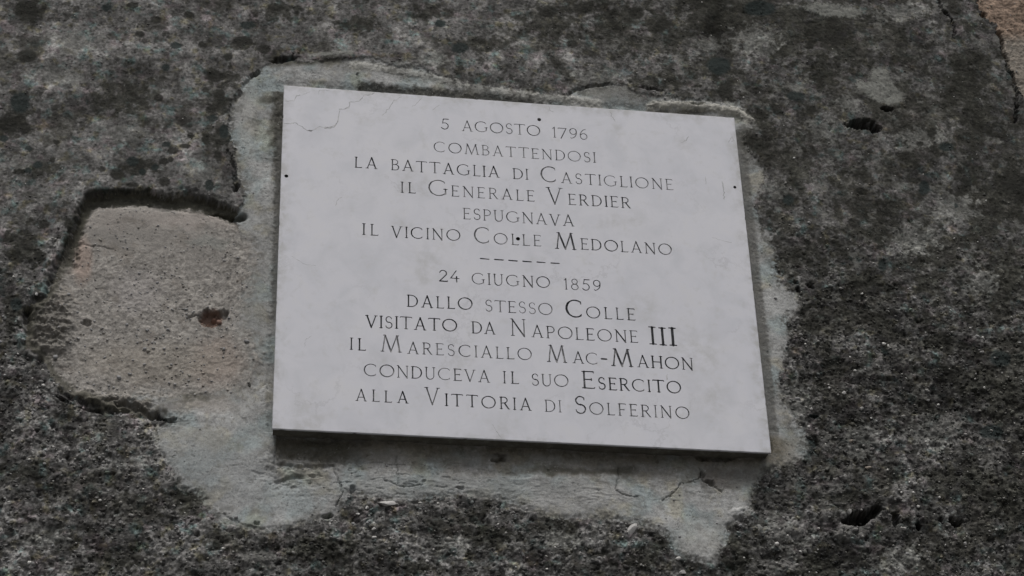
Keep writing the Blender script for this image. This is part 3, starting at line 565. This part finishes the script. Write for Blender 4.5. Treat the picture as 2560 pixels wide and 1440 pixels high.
for (px, py, r) in [(1538,318,.012),(1545,335,.012),(1375,268,.016),(1712,352,.016),(1000,560,.02),(1070,650,.035),(1065,690,.022),(1530,556,.02),(1585,545,.016),(1830,350,.014),(1842,455,.014),(1030,460,.03),(905,300,.012),(960,290,.014),(1250,1090,.03),(1600,770,.03),(760,1040,.04),(1740,880,.05),(1385,268,.012),(1360,275,.010),(1530,285,.010),(1790,330,.010),(1808,475,.012),(1720,360,.010),(915,290,.010),(1860,600,.016),(700,700,.012),(950,900,.02),(1160,905,.02),(1780,1000,.03)]:
    x, z = at(px, py, 0.); d = g.n('ShaderNodeVectorMath', operation='DISTANCE'); g.l(wc.outputs[0], d.inputs[0]); d.inputs[1].default_value = (x-PW/2+.025, -.01+.025, z+PH+.025)
    q = g.n('ShaderNodeMapRange'); g.l(d.outputs['Value'], q.inputs[0]); q.inputs[1].default_value = r*1.3; q.inputs[2].default_value = r*.2; q.inputs[3].default_value = 0; q.inputs[4].default_value = 1
    msk = q.outputs[0] if msk is None else g.math('MAXIMUM', msk, q.outputs[0])
c = g.mix(g.math('MULTIPLY', g.math('MULTIPLY', msk, .75), g.ramp(fine, [(.38, (0, 0, 0)), (.62, (1, 1, 1))])), c, (.52, .525, .535))
g.l(c, g.b.inputs['Base Color']); g.b.inputs['Roughness'].default_value = .55; g.b.inputs['Specular IOR Level'].default_value = .3
g.bump(g.math('ADD', fine, cl), .15, .0004); M_marble = g.m
g = Nodes('worn_letter_paint'); n1 = g.noise(95, 4, .6); n2 = g.noise(420, 4, .7)
f_ = g.math('ADD', g.math('MULTIPLY', n1, .75), g.math('MULTIPLY', n2, .25))
g.l(g.ramp(f_, [(.36, (.030, .031, .036)), (.50, (.085, .087, .095)), (.62, (.34, .34, .35))]), g.b.inputs['Base Color']); g.b.inputs['Roughness'].default_value = .8; M_paint = g.m
M_paints = [M_paint]
for nm, st_ in (('faded_letter_paint', [(.34, (.10, .102, .11)), (.48, (.19, .192, .20)), (.60, (.42, .42, .43))]), ('dark_letter_paint', [(.40, (.018, .019, .022)), (.56, (.05, .052, .058)), (.68, (.20, .20, .21))])):
    g = Nodes(nm); n1 = g.noise(95, 4, .6); n2 = g.noise(420, 4, .7)
    g.l(g.ramp(g.math('ADD', g.math('MULTIPLY', n1, .75), g.math('MULTIPLY', n2, .25)), st_), g.b.inputs['Base Color']); g.b.inputs['Roughness'].default_value = .85; M_paints.append(g.m)
g = Nodes('dark_hole'); g.l(g.ramp(g.noise(300), [(.3, (.02, .02, .02)), (.7, (.07, .065, .06))]), g.b.inputs['Base Color']); M_hole = g.m
g = Nodes('marble_vein'); g.l(g.ramp(g.noise(120, 4, .7), [(.35, (.26, .265, .28)), (.66, (.56, .565, .575))]), g.b.inputs['Base Color']); g.b.inputs['Roughness'].default_value = .6; M_vein = g.m

plaque = empty('marble_plaque', (PW/2, .01, Z0-PH), 'white marble plaque with engraved Italian inscription about two battles, set in the old wall', 'plaque')
ORG = Vector((PW/2, .01, -PH))
def uv(px, py): x, z = at(px, py, 0.0); return x, z       # on the slab face

# --- lettering: strokes (x0,y0,x1,y1,w0,w1) on unit cap height, thin Roman capitals
TK, TN, SF = .085, .058, .052
def arc(cx, cy, rx, ry, a0, a1, w0, w1, n=14):
    out = []
    for k in range(n):
        t0, t1 = k/n, (k+1)/n; A0, A1 = math.radians(a0+(a1-a0)*t0), math.radians(a0+(a1-a0)*t1)
        out.append((cx+rx*math.cos(A0), cy+ry*math.sin(A0), cx+rx*math.cos(A1), cy+ry*math.sin(A1), w0+(w1-w0)*t0, w0+(w1-w0)*t1))
    return out
def ring(cx, cy, rx, ry, wv, wh, n=36):
    out = []
    for k in range(n):
        A0, A1 = 2*math.pi*k/n, 2*math.pi*(k+1)/n; w = lambda A: wh+(wv-wh)*abs(math.cos(A-.35))
        out.append((cx+rx*math.cos(A0), cy+ry*math.sin(A0), cx+rx*math.cos(A1), cy+ry*math.sin(A1), w(A0), w(A1)))
    return out
def sf(x, y, l=.10, r=.10): return [(x-l, y, x+r, y, SF*.8, SF*.8)]
e = .03
GL = {
 'I': (.20, [(.10, e, .10, 1-e, TK, TK)] + sf(.10, e) + sf(.10, 1-e)),
 'L': (.56, [(.12, e, .12, 1-e, TK, TK)] + sf(.12, 1-e) + sf(.10, e, .08, .05) + [(.12, e, .52, e, TN, TN), (.52, e, .55, .10, TN, .03)]),
 'E': (.60, [(.12, e, .12, 1-e, TK, TK)] + sf(.10, 1-e, .08, .05) + sf(.10, e, .08, .05) + [(.12, e, .55, e, TN, TN), (.55, e, .58, .10, TN, .03), (.12, 1-e, .53, 1-e, TN, TN), (.53, 1-e, .56, .88, TN, .03), (.12, .52, .44, .52, TN, TN), (.44, .46, .44, .58, .04, .04)]),
 'F': (.58, [(.12, e, .12, 1-e, TK, TK)] + sf(.10, 1-e, .08, .05) + sf(.12, e) + [(.12, 1-e, .54, 1-e, TN, TN), (.54, 1-e, .57, .88, TN, .03), (.12, .50, .44, .50, TN, TN), (.44, .44, .44, .57, .04, .04)]),
 'T': (.80, [(.40, e, .40, 1-e, TK, TK)] + sf(.40, e) + [(.03, 1-e, .77, 1-e, TN, TN), (.03, 1-e, 0, .89, TN, .03), (.77, 1-e, .80, .89, TN, .03)]),
 'A': (.86, [(.13, e, .43, 1, TN, TN), (.43, 1, .73, e, TK, TK), (.23, .33, .63, .33, TN*.9, TN*.9)] + sf(.12, e, .10, .09) + sf(.74, e, .10, .10)),
 'V': (.84, [(.12, 1-e, .42, 0, TK, TK), (.72, 1-e, .42, 0, TN, TN)] + sf(.11, 1-e, .10, .10) + sf(.73, 1-e, .10, .10)),
 'N': (.86, [(.14, e, .14, 1-e, TN, TN), (.12, 1-e, .74, 0, TK, TK*1.1), (.74, 0, .74, 1-e, TN, TN)] + sf(.14, e, .09, .09) + sf(.09, 1-e, .06, .04) + sf(.74, 1-e, .09, .09)),
 'M': (1.14, [(.12, e, .25, 1-e, TN, TN), (.25, 1-e, .56, .02, TK, TK), (.56, .02, .87, 1-e, TN, TN), (.87, 1-e, 1.02, e, TK, TK)] + sf(.11, e, .09, .09) + sf(1.03, e, .10, .09) + sf(.22, 1-e, .07, .03) + sf(.90, 1-e, .03, .07)),
 'H': (.86, [(.14, e, .14, 1-e, TK, TK), (.72, e, .72, 1-e, TK, TK), (.14, .51, .72, .51, TN, TN)] + sf(.14, e) + sf(.14, 1-e) + sf(.72, e) + sf(.72, 1-e)),
 'O': (1.04, ring(.52, .5, .475, .475, TK*.95, TN)),
 'C': (.94, arc(.52, .5, .475, .475, 52, 308, TN, TN, 30) + arc(.52, .5, .472, .475, 140, 220, TK, TK, 8) + [(.82, .90, .83, .78, .04, .04), (.82, .10, .83, .20, .04, .04)]),
 'G': (1.02, arc(.52, .5, .475, .475, 52, 322, TN, TN, 30) + arc(.52, .5, .472, .475, 140, 220, TK, TK, 8) + [(.82, .90, .83, .79, .04, .04), (.88, .14, .88, .44, TK, TK)] + sf(.88, .44, .12, .11)),
 'D': (.80, [(.12, e, .12, 1-e, TK, TK)] + sf(.09, e, .07, .04) + sf(.09, 1-e, .07, .04) + [(.12, e, .34, e, TN, TN), (.12, 1-e, .34, 1-e, TN, TN)] + arc(.32, .5, .42, .47, -90, 90, TN, TN, 20) + arc(.32, .5, .42, .46, -35, 35, TK, TK, 6)),
 'B': (.64, [(.12, e, .12, 1-e, TK, TK)] + sf(.09, e, .07, .04) + sf(.09, 1-e, .07, .04) + [(.12, e, .34, e, TN, TN), (.12, 1-e, .30, 1-e, TN, TN), (.12, .53, .32, .53, TN, TN)] + arc(.30, .75, .22, .22, -90, 90, TN, TN, 12) + arc(.32, .28, .26, .25, -90, 90, TN, TN, 12) + arc(.32, .28, .26, .25, -40, 40, TK, TK, 5)),
 'P': (.62, [(.12, e, .12, 1-e, TK, TK)] + sf(.12, e) + sf(.09, 1-e, .07, .04) + [(.12, 1-e, .32, 1-e, TN, TN), (.12, .46, .32, .46, TN, TN)] + arc(.31, .715, .26, .255, -90, 90, TN, TK*.8, 14)),
 'R': (.72, [(.12, e, .12, 1-e, TK, TK)] + sf(.12, e) + sf(.09, 1-e, .07, .04) + [(.12, 1-e, .32, 1-e, TN, TN), (.12, .50, .32, .50, TN, TN)] + arc(.31, .735, .24, .235, -90, 90, TN, TK*.8, 14) + [(.34, .50, .62, .06, TK, TK), (.62, .06, .72, .02, TK*.7, .03)]),
 'S': (.58, arc(.30, .735, .205, .235, 40, 270, TN, TN*1.2, 16) + arc(.29, .275, .225, .245, 90, -140, TN*1.2, TN, 16) + [(.30, .50, .29, .52, TK, TK), (.46, .89, .47, .78, .04, .04), (.11, .12, .09, .23, .04, .04)]),
 'U': (.78, [(.13, .30, .13, 1-e, TK, TK), (.65, .30, .65, 1-e, TN, TN)] + arc(.39, .30, .26, .29, 180, 360, TK, TN, 16) + sf(.13, 1-e) + sf(.65, 1-e)),
 '1': (.26, [(.15, e, .15, 1, TK*.9, TK*.9), (.15, 1, .0, .82, TN, .04)] + sf(.15, e, .10, .08)),
 '2': (.66, arc(.32, .72, .25, .26, 170, -20, TN, TK*.9, 14) + [(.56, .64, .06, .04, TK*.9, TN), (.06, .04, .62, .04, TK, TK), (.62, .04, .64, .13, .05, .03)]),
 '4': (.66, [(.46, 1, .06, .34, TN, TN), (.04, .33, .66, .33, TN, TN), (.48, .48, .48, e, TK, TK)]),
 '5': (.60, [(.20, .97, .58, .97, TK*.9, TK*.9), (.20, .97, .14, .56, TN*.9, TN*.9)] + arc(.29, .32, .27, .30, 125, -150, TN, TK*.9, 18)),
 '6': (.62, ring(.32, .30, .255, .275, TN*1.2, TN, 24) + arc(.55, .36, .49, .62, 178, 97, TN*1.1, TN*.8, 12)),
 '7': (.66, [(.02, .95, .62, .95, TK*.8, TK*.8), (.02, .95, .0, .86, .05, .03), (.62, .95, .20, .0, TN, TK)]),
 '8': (.60, ring(.30, .745, .205, .225, TN*1.1, TN, 22) + ring(.30, .265, .25, .245, TN*1.2, TN*1.05, 24)),
 '9': (.62, ring(.31, .69, .25, .28, TN*1.2, TN, 24) + arc(.10, .60, .46, .56, 10, -78, TN*1.2, TN*.9, 12) + [(.16, .05, .10, .14, .06, .04)]),
 '-': (.30, [(.0, .42, .30, .42, .11, .11)]),
 'o': (.30, [(.15, .15, .15, .15, .30, .30)]),
}
POLY = []       # (object name, base position, points loops, cell grid, depth, material)
def letter_sdf(ch, weight, gx_, gy_, seed, asp_x):
    d = np.full(gx_.shape, 9.)
    for (ax, ay, bx, by, w0, w1) in GL[ch][1]:
        ax *= asp_x; bx *= asp_x
        ex, ey = bx-ax, by-ay; L2 = ex*ex+ey*ey+1e-12; t = np.clip(((gx_-ax)*ex+(gy_-ay)*ey)/L2, 0, 1)
        d = np.minimum(d, np.hypot(gx_-ax-ex*t, gy_-ay-ey*t) - (w0+(w1-w0)*t)*.5*weight)
    return d + .007*perlin(gx_*9+seed*3.1, gy_*9, 91+seed)
def contours(D, x_, y_):
    """marching squares -> closed loops"""
    ny, nx = D.shape; segs = {}
    S = D < 0
    def pt(kx, ky, horiz):
        if horiz: a, b = D[ky, kx], D[ky, kx+1]; t = min(max(a/(a-b), .06), .94); return (x_[kx]+(x_[kx+1]-x_[kx])*t, y_[ky])
        a, b = D[ky, kx], D[ky+1, kx]; t = min(max(a/(a-b), .06), .94); return (x_[kx], y_[ky]+(y_[ky+1]-y_[ky])*t)
    code = S[:-1, :-1]*1 + S[:-1, 1:]*2 + S[1:, 1:]*4 + S[1:, :-1]*8
    E = {1: [('L', 'B')], 2: [('B', 'R')], 3: [('L', 'R')], 4: [('R', 'T')], 5: [('L', 'T'), ('R', 'B')], 6: [('B', 'T')], 7: [('L', 'T')], 8: [('T', 'L')], 9: [('T', 'B')],
         10: [('T', 'R'), ('B', 'L')], 11: [('T', 'R')], 12: [('R', 'L')], 13: [('R', 'B')], 14: [('B', 'L')]}
    E[5] = [('L', 'B'), ('R', 'T')]; E[10] = [('B', 'R'), ('T', 'L')]
    nxt = {}
    for ky, kx in zip(*np.nonzero((code > 0) & (code < 15))):
        key = {'B': (kx, ky, 1), 'T': (kx, ky+1, 1), 'L': (kx, ky, 0), 'R': (kx+1, ky, 0)}
        for a, b in E[int(code[ky, kx])]:
            nxt.setdefault(key[a], []).append(key[b]); nxt.setdefault(key[b], []).append(key[a])
    seen = set(); loops = []
    for st_ in nxt:
        if st_ in seen: continue
        loop = [st_]; seen.add(st_); cur = st_
        while True:
            n_ = [q for q in nxt[cur] if q not in seen]
            if not n_: break
            cur = n_[0]; seen.add(cur); loop.append(cur)
        if len(loop) > 5: loops.append([pt(*q) for q in loop])
    return loops
def simplify(P, tol):
    P = [np.array(p) for p in P]; out = [P[0]]; k = 0; n = len(P)
    while k < n-1:
        j = k+2
        while j <= n-1:
            seg = P[j]-P[k]; L = np.hypot(*seg)+1e-12
            if max(abs(seg[0]*(q[1]-P[k][1])-seg[1]*(q[0]-P[k][0]))/L for q in P[k+1:j]) > tol or L > .5: break
            j += 1
        k = j-1; out.append(P[k])
    if np.hypot(*(out[0]-out[-1])) < 1e-6: out.pop()
    return out
def carve(name, ch, bx, bz, H, weight, depth, mat, asp_x=1., slope=0., dx=(1., 0.)):
    wd = GL[ch][0]*asp_x; res = .021
    x_ = np.arange(-.16, wd+.16, res); y_ = np.arange(-.16, 1.16 if ch != 'o' else .5, res); gx_, gy_ = np.meshgrid(x_, y_)
    seed = len(POLY); D = letter_sdf(ch, weight, gx_, gy_, seed, asp_x); loops = [simplify(l, .006) for l in contours(D, x_, y_)]
    loops = [[(bx + (p[0]*dx[0])*H, bz + (p[1] + p[0]*dx[1])*H) for p in l] for l in loops if len(l) > 2]
    POLY.append(dict(name=name, loops=loops, D=D, x_=x_, y_=y_, bx=bx, bz=bz, H=H, depth=depth, mat=mat, dx=dx))

def word(txt, xl, yl, xr, yr, H_px, weight=1., first=False):
    """text whose baseline runs from (xl, yl) to (xr, yr); H_px = cap height"""
    a = np.array(uv(xl, yl)); b = np.array(uv(xr, yr)); t = np.array(uv((xl+xr)/2, (yl+yr)/2-H_px)); m = (a+b)/2
    H = t[1]-m[1]; W = b[0]-a[0]; weight *= .98
    wt = sum(GL[ch][0] for ch in txt); n = len(txt)
    if n > 1:
        asp_x = 1.; gap = (W/H - wt)/(n-1)
        if gap < .12: asp_x = (W/H-.12*(n-1))/wt; gap = .12
        if gap > .34: asp_x = min((W/H-.34*(n-1))/wt, 1.14); gap = (W/H-wt*asp_x)/(n-1)
        if txt == 'III': asp_x = 1.55; gap = (W/H-wt*asp_x)/(n-1)
    else: asp_x = W/H/wt; gap = 0
    x = 0.; slope = (b[1]-a[1])/W
    for k, ch in enumerate(txt):
        jit = rngL.uniform(-.012, .012); wq = weight*rngL.uniform(.88, 1.12)
        carve('letter' if ch != '-' else 'hyphen', ch, a[0]+x*H, a[1]+slope*x*H+jit*H, H*(1+rngL.uniform(-.012, .012)), weight*rngL.uniform(.88, 1.14), .0018, M_paints[0 if .97 < wq*1.02 < 1.13 else (1 if wq < 1 else 2)], asp_x)
        x += GL[ch][0]*asp_x + gap
rngL = np.random.default_rng(11)
TEXT = [('5',1102,322.5,1122,324,26.5,1.15),('AGOSTO',1154,327,1351.5,340.5,26.5,.95),('1796',1382,344,1469.6,349.4,26.5,1.),
 ('COMBATTENDOSI',1084,379.5,1490,407.2,26,.95),
 ('LA',886,419,943.5,422,27.5,1.1),('BATTAGLIA',977,425.3,1249,444.5,27.5,1.1),('DI',1282,447,1321,449.8,27,1.),('C',1352,454.5,1394,457,40,1.),('ASTIGLIONE',1402.5,457.5,1684,475.6,27,.95),
 ('IL',1002,481.7,1039.6,483.5,27.5,1.05),('G',1070.5,488,1121,490.5,40,.95),('ENERALE',1128,490.7,1337,504,27.5,1.),('V',1366,509,1408,511,41.5,.95),('ERDIER',1421,511.5,1577.5,521,27.5,1.1),
 ('ESPUGNAVA',1157,547.8,1436,566.6,28,1.),
 ('IL',906,587,946,589,29,1.2),('VICINO',977,593,1151.6,602.5,28.5,1.1),('C',1185,607.3,1226.5,609.5,41,1.),('OLLE',1234.5,609.8,1353.6,616.4,28,.95),('M',1387,621.5,1441.5,624,42,1.05),('EDOLANO',1452,623.8,1681.3,637.6,28,1.1),
 ('24',1097,703.7,1148,706,29,1.1),('GIUGNO',1179,710,1376,720.5,28.5,1.),('1859',1411,723.7,1503.4,728,28,1.05),
 ('DALLO',1017,766.5,1181.5,775.3,30,1.15),('STESSO',1212,778.5,1382,788,29.5,.95),('C',1415,792.6,1458.5,794.5,44,1.2),('OLLE',1466,794.8,1589,801,29.5,1.15),
 ('VISITATO',913,818.3,1143.3,829.3,31,1.15),('DA',1179,833,1239,836.6,30,1.05),('N',1275.5,839.5,1317,842,44,.95),('APOLEONE',1328.4,843,1596,857.7,30.5,1.05),('III',1625,861.3,1691.5,865.2,45,1.38),
 ('IL',874.6,874.4,914.8,876.5,30.5,1.2),('M',951,879,1004.7,882.3,43,1.),('ARESCIALLO',1017.7,884,1330,901,30,1.05),('M',1367.4,904.6,1418,907.4,43.5,.95),('AC',1431.6,908.2,1496.8,911.7,29.5,1.),('M',1528.4,914.6,1583.4,917.8,44,1.15),('AHON',1593,918.2,1734.5,925,30.5,1.2),
 ('CONDUCEVA',909,939.3,1226,956.8,30.8,1.),('IL',1258,958.6,1297.7,960.5,30.5,1.05),('SUO',1328.4,963.8,1422,968,30.5,1.),('E',1455,970.5,1489,972,44.5,1.05),('SERCITO',1495,973.6,1704.3,983.8,31,1.3),
 ('ALLA',888,1001.8,1021.7,1009,30,1.15),('V',1061,1011,1101,1013,44,.8),('ITTORIA',1113,1014.6,1329.6,1027,31,1.15),('DI',1362,1029,1404,1031,30.5,.9),('S',1436,1034,1468,1035.5,45,1.05),('OLFERINO',1473.6,1035.6,1725.6,1048,30.8,1.05)]
for w_ in TEXT: word(*w_)
def bar(name, xl, yl, xr, yr, thick):
    a = np.array(uv(xl, yl)); b = np.array(uv(xr, yr)); H = (b[0]-a[0])/.30
    GL['_'] = (.30, [(.01, 0, .29, 0, thick/(xr-xl)*.3, thick/(xr-xl)*.3*rngL.uniform(.8, 1.1))]); carve(name, '_', a[0], a[1], H, 1., .0014, M_paint, 1., dx=(1., (b[1]-a[1])/(b[0]-a[0])))
for a in [(1200.6,646,1223,648.4),(1236,648.5,1258.5,650),(1271.5,650.8,1293.6,652.6),(1306.6,653,1328.5,654.6),(1342,655,1363.7,656.8),(1376.6,657.4,1398.6,658.6)]: bar('dash', *a, 3.7)
bar('hyphen', 1503.5, 897, 1517, 898, 4.6)
for (px, py, r) in [(1348,299,4.4),(716,440,4.2),(1295,597,4.6),(1837,468,3.6)]:
    a = uv(px, py); H = r*2.3*.00059/.30; carve('screw_hole', 'o', a[0]-.15*H, a[1]-.15*H, H, 1., .006, M_hole)

# --- slab front with every letter cut out of it
def rim(inset, n_step=.004):
    pts = []; w, h_ = PW-inset, PH-inset; seq = [((inset, -inset), (w, -inset)), ((w, -inset), (w, -h_)), ((w, -h_), (inset, -h_)), ((inset, -h_), (inset, -inset))]
    for (ax, az), (bx, bz) in seq:
        n = int(math.hypot(bx-ax, bz-az)/n_step)
        for k in range(n): pts.append((ax+(bx-ax)*k/n, az+(bz-az)*k/n))
    return pts
r0 = np.array(rim(0.)); rn = (fbm(r0[:, 0]*1000, r0[:, 1]*1000, 12, 3, 95)*.00040 + np.clip(fbm(r0[:, 0]*1000, r0[:, 1]*1000, 9, 3, 96)-.38, 0, 1)*.0060)
cen = np.array([PW/2, -PH/2])
def inset(P, amt):
    Q = P.copy(); ex = .5*PW; ez = .5*PH
    Q[:, 0] -= np.sign(P[:, 0]-cen[0])*np.where(np.abs(P[:, 0]-cen[0]) > ex-1e-4, amt, 0); Q[:, 1] -= np.sign(P[:, 1]-cen[1])*np.where(np.abs(P[:, 1]-cen[1]) > ez-1e-4, amt, 0); return Q
outer = inset(r0, np.abs(rn)*.4); front = inset(r0, .0011+np.abs(rn)*1.0); m1 = inset(r0, .00035+np.abs(rn)*.6)
verts = [tuple(p) for p in front]; edges = [(k, (k+1) % len(front)) for k in range(len(front))]
for P in POLY:
    for l in P['loops']:
        s0 = len(verts); verts += l; edges += [(s0+k, s0+(k+1) % len(l)) for k in range(len(l))]
# scattered inner points keep the triangles well shaped
res_v, res_e, res_f, ov, oe, of = delaunay_2d_cdt([Vector((v[0]*100, v[1]*100)) for v in verts], edges, [], 0, 1e-7)
RV = np.array([(v.x/100, v.y/100) for v in res_v]); RF = np.array(res_f)
cent = RV[RF].mean(1); owner = np.full(len(RF), -1)
for n, P in enumerate(POLY):
    gx_ = (cent[:, 0]-P['bx'])/P['H']/P['dx'][0]; gy_ = (cent[:, 1]-P['bz'])/P['H'] - gx_*P['dx'][1]
    m_ = (gx_ > P['x_'][0]) & (gx_ < P['x_'][-1]-1e-6) & (gy_ > P['y_'][0]) & (gy_ < P['y_'][-1]-1e-6)
    ids = np.nonzero(m_)[0]
    if not len(ids): continue
    fx = (gx_[ids]-P['x_'][0])/.021; fy = (gy_[ids]-P['y_'][0])/.021; kx = np.minimum(fx.astype(int), P['D'].shape[1]-2); ky = np.minimum(fy.astype(int), P['D'].shape[0]-2); tx = fx-kx; ty = fy-ky; D = P['D']
    val = (D[ky, kx]*(1-tx)+D[ky, kx+1]*tx)*(1-ty) + (D[ky+1, kx]*(1-tx)+D[ky+1, kx+1]*tx)*ty
    owner[ids[val < 0]] = n
def make(name, V, Fc, mat, parent, smooth=False):
    me = bpy.data.meshes.new(name); me.from_pydata(V, [], Fc); me.materials.append(mat)
    if smooth:
        for p in me.polygons: p.use_smooth = True
    me.update(); return link(bpy.data.objects.new(name, me), parent)
o3 = np.array(ORG)
# slab: front sheet, rounded arris, sides, back
V = [(p[0]-o3[0], 0-o3[1], p[1]-o3[2]) for p in RV]; Fc = [tuple(int(i) for i in f) for f in RF[owner < 0]]
nF = len(front); fi = list(range(nF))
key = {(round(p[0], 6), round(p[1], 6)): k for k, p in enumerate(RV)}
fi = [key[(round(float(np.float32(p[0]*100))/100, 6), round(float(np.float32(p[1]*100))/100, 6))] if (round(float(np.float32(p[0]*100))/100, 6), round(float(np.float32(p[1]*100))/100, 6)) in key else int(np.argmin(np.hypot(RV[:, 0]-p[0], RV[:, 1]-p[1]))) for p in front]
g = Nodes('dark_sawn_edge'); g.l(g.ramp(g.noise(45, 6, .7), [(.3, (.075, .07, .058)), (.55, (.13, .125, .105)), (.75, (.25, .245, .22))]), g.b.inputs['Base Color']); g.b.inputs['Roughness'].default_value = .95; g.bump(g.noise(200, 4, .7), .5, .0006); M_side = g.m  # dark mottled brown on all slab sides behind the front arris
def ringv(P, y): s0 = len(V); V.extend([(p[0]-o3[0], y-o3[1], p[1]-o3[2]) for p in P]); return [s0+k for k in range(nF)]
rings = [fi, ringv(m1, .00035), ringv(outer, .0013), ringv(inset(r0, np.abs(rn)*.4+.0003), .0034+.0), ringv(inset(r0, .0016+np.abs(fbm(r0[:, 0]*1000, r0[:, 1]*1000, 30, 3, 97))*.0022), .0065), ringv(inset(r0, .0020+np.abs(fbm(r0[:, 0]*1000, r0[:, 1]*1000, 22, 3, 98))*.0030), .0255)]
for A_, B_ in zip(rings[:-1], rings[1:]):
    for k in range(nF): k2 = (k+1) % nF; Fc.append((A_[k], A_[k2], B_[k2], B_[k]))
Fc.append(tuple(rings[-1]))
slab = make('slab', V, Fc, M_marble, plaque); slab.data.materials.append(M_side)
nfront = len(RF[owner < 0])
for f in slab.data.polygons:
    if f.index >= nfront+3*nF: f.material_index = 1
import bmesh
bm = bmesh.new(); bm.from_mesh(slab.data); bmesh.ops.recalc_face_normals(bm, faces=bm.faces); 
for f in bm.faces:
    if f.normal.y > .5 and abs(f.calc_center_median().y+o3[1]) < 1e-4: f.normal_flip()
bm.to_mesh(slab.data); bm.free()
# each carved letter: sunk floor and its side walls
for n, P in enumerate(POLY):
    fs = RF[owner == n]
    if not len(fs): continue
    used, inv = np.unique(fs, return_inverse=True); inv = inv.reshape(-1, 3)
    lx, lz = P['bx'], P['bz']
    from collections import Counter
    ec = Counter()
    for t in inv:
        for a_, b_ in ((t[0], t[1]), (t[1], t[2]), (t[2], t[0])): ec[(min(a_, b_), max(a_, b_))] += 1
    nv = len(used); V2 = [(RV[u][0]-lx, P['depth'], RV[u][1]-lz) for u in used] + [(RV[u][0]-lx, 0.00002, RV[u][1]-lz) for u in used]
    F2 = [tuple(int(q) for q in t) for t in inv]
    for (a_, b_), c_ in ec.items():
        if c_ == 1: F2.append((int(a_), int(b_), int(b_)+nv, int(a_)+nv))
    o = make(P['name'], V2, F2, P['mat'], plaque); o.location = Vector((lx, 0, lz)) - ORG
# --- hairline veins standing as faint crystalline ridges
def vein_line(pts, w):
    P2 = []
    for (a, b) in zip(pts[:-1], pts[1:]):
        L = math.hypot(b[0]-a[0], b[1]-a[1]); n = max(2, int(L/3.5))
        for k in range(n): t = k/n; P2.append((a[0]+(b[0]-a[0])*t+rngL.normal()*.9, a[1]+(b[1]-a[1])*t+rngL.normal()*.9))
    P2.append(pts[-1]); Q = np.array([uv(*p) for p in P2]); V3 = []; F3 = []
    for k, q in enumerate(Q):
        d = Q[min(k+1, len(Q)-1)]-Q[max(k-1, 0)]; d /= np.hypot(*d)+1e-9; nn = np.array([-d[1], d[0]]); ww = w*.00042*rngL.uniform(.35, 1.2)*(1 if 0 < k < len(Q)-1 else .2)
        V3 += [(q[0]+nn[0]*ww-Q[0][0], -.00006, q[1]+nn[1]*ww-Q[0][1]), (q[0]-nn[0]*ww-Q[0][0], -.00006, q[1]-nn[1]*ww-Q[0][1])]
        if k: F3.append((2*k-2, 2*k-1, 2*k+1, 2*k))
    o = make('vein', V3, F3, M_vein, plaque); o.location = Vector((Q[0][0], 0, Q[0][1])) - ORG
for pts, w in [([(709,308),(722,309),(736,306),(752,316),(768,326),(782,325),(800,317),(822,320),(838,315),(846,300),(850,274),(872,270),(874,256),(898,252),(912,238),(930,236),(938,232)], 1.9), ([(770,327),(782,326)], 3.6), ([(810,321),(826,318),(838,313)], 2.8),
               ([(712,253),(735,252),(742,240),(760,236),(776,228)], 1.2), ([(797,236),(800,226),(825,227)], 1.2), ([(955,288),(972,272),(985,252),(1006,242)], 1.1), ([(1030,268),(1048,252),(1056,244)], 1.),
               ([(838,516),(842,502),(856,492)], 1.), ([(1806,452),(1809,470),(1811,500)], 2.), ([(1764,441),(1765,462)], 1.2), ([(1525,275),(1530,290),(1538,305)], 1.6), ([(1371,262),(1374,275),(1385,280)], 1.4), ([(1822,358),(1830,340),(1836,352),(1828,355)], 1.4),
               ([(1669,936),(1667,950)], 2.), ([(1700,357),(1716,350),(1722,340)], 1.3), ([(1780,592),(1800,600),(1830,606)], .8), ([(1230,1060),(1245,1085),(1255,1095)], .9), ([(728,640),(760,660),(790,664)], .8), ([(760,870),(765,850),(780,838)], .8), ([(1080,275),(1100,262)], .8)]:
    vein_line(pts, w)
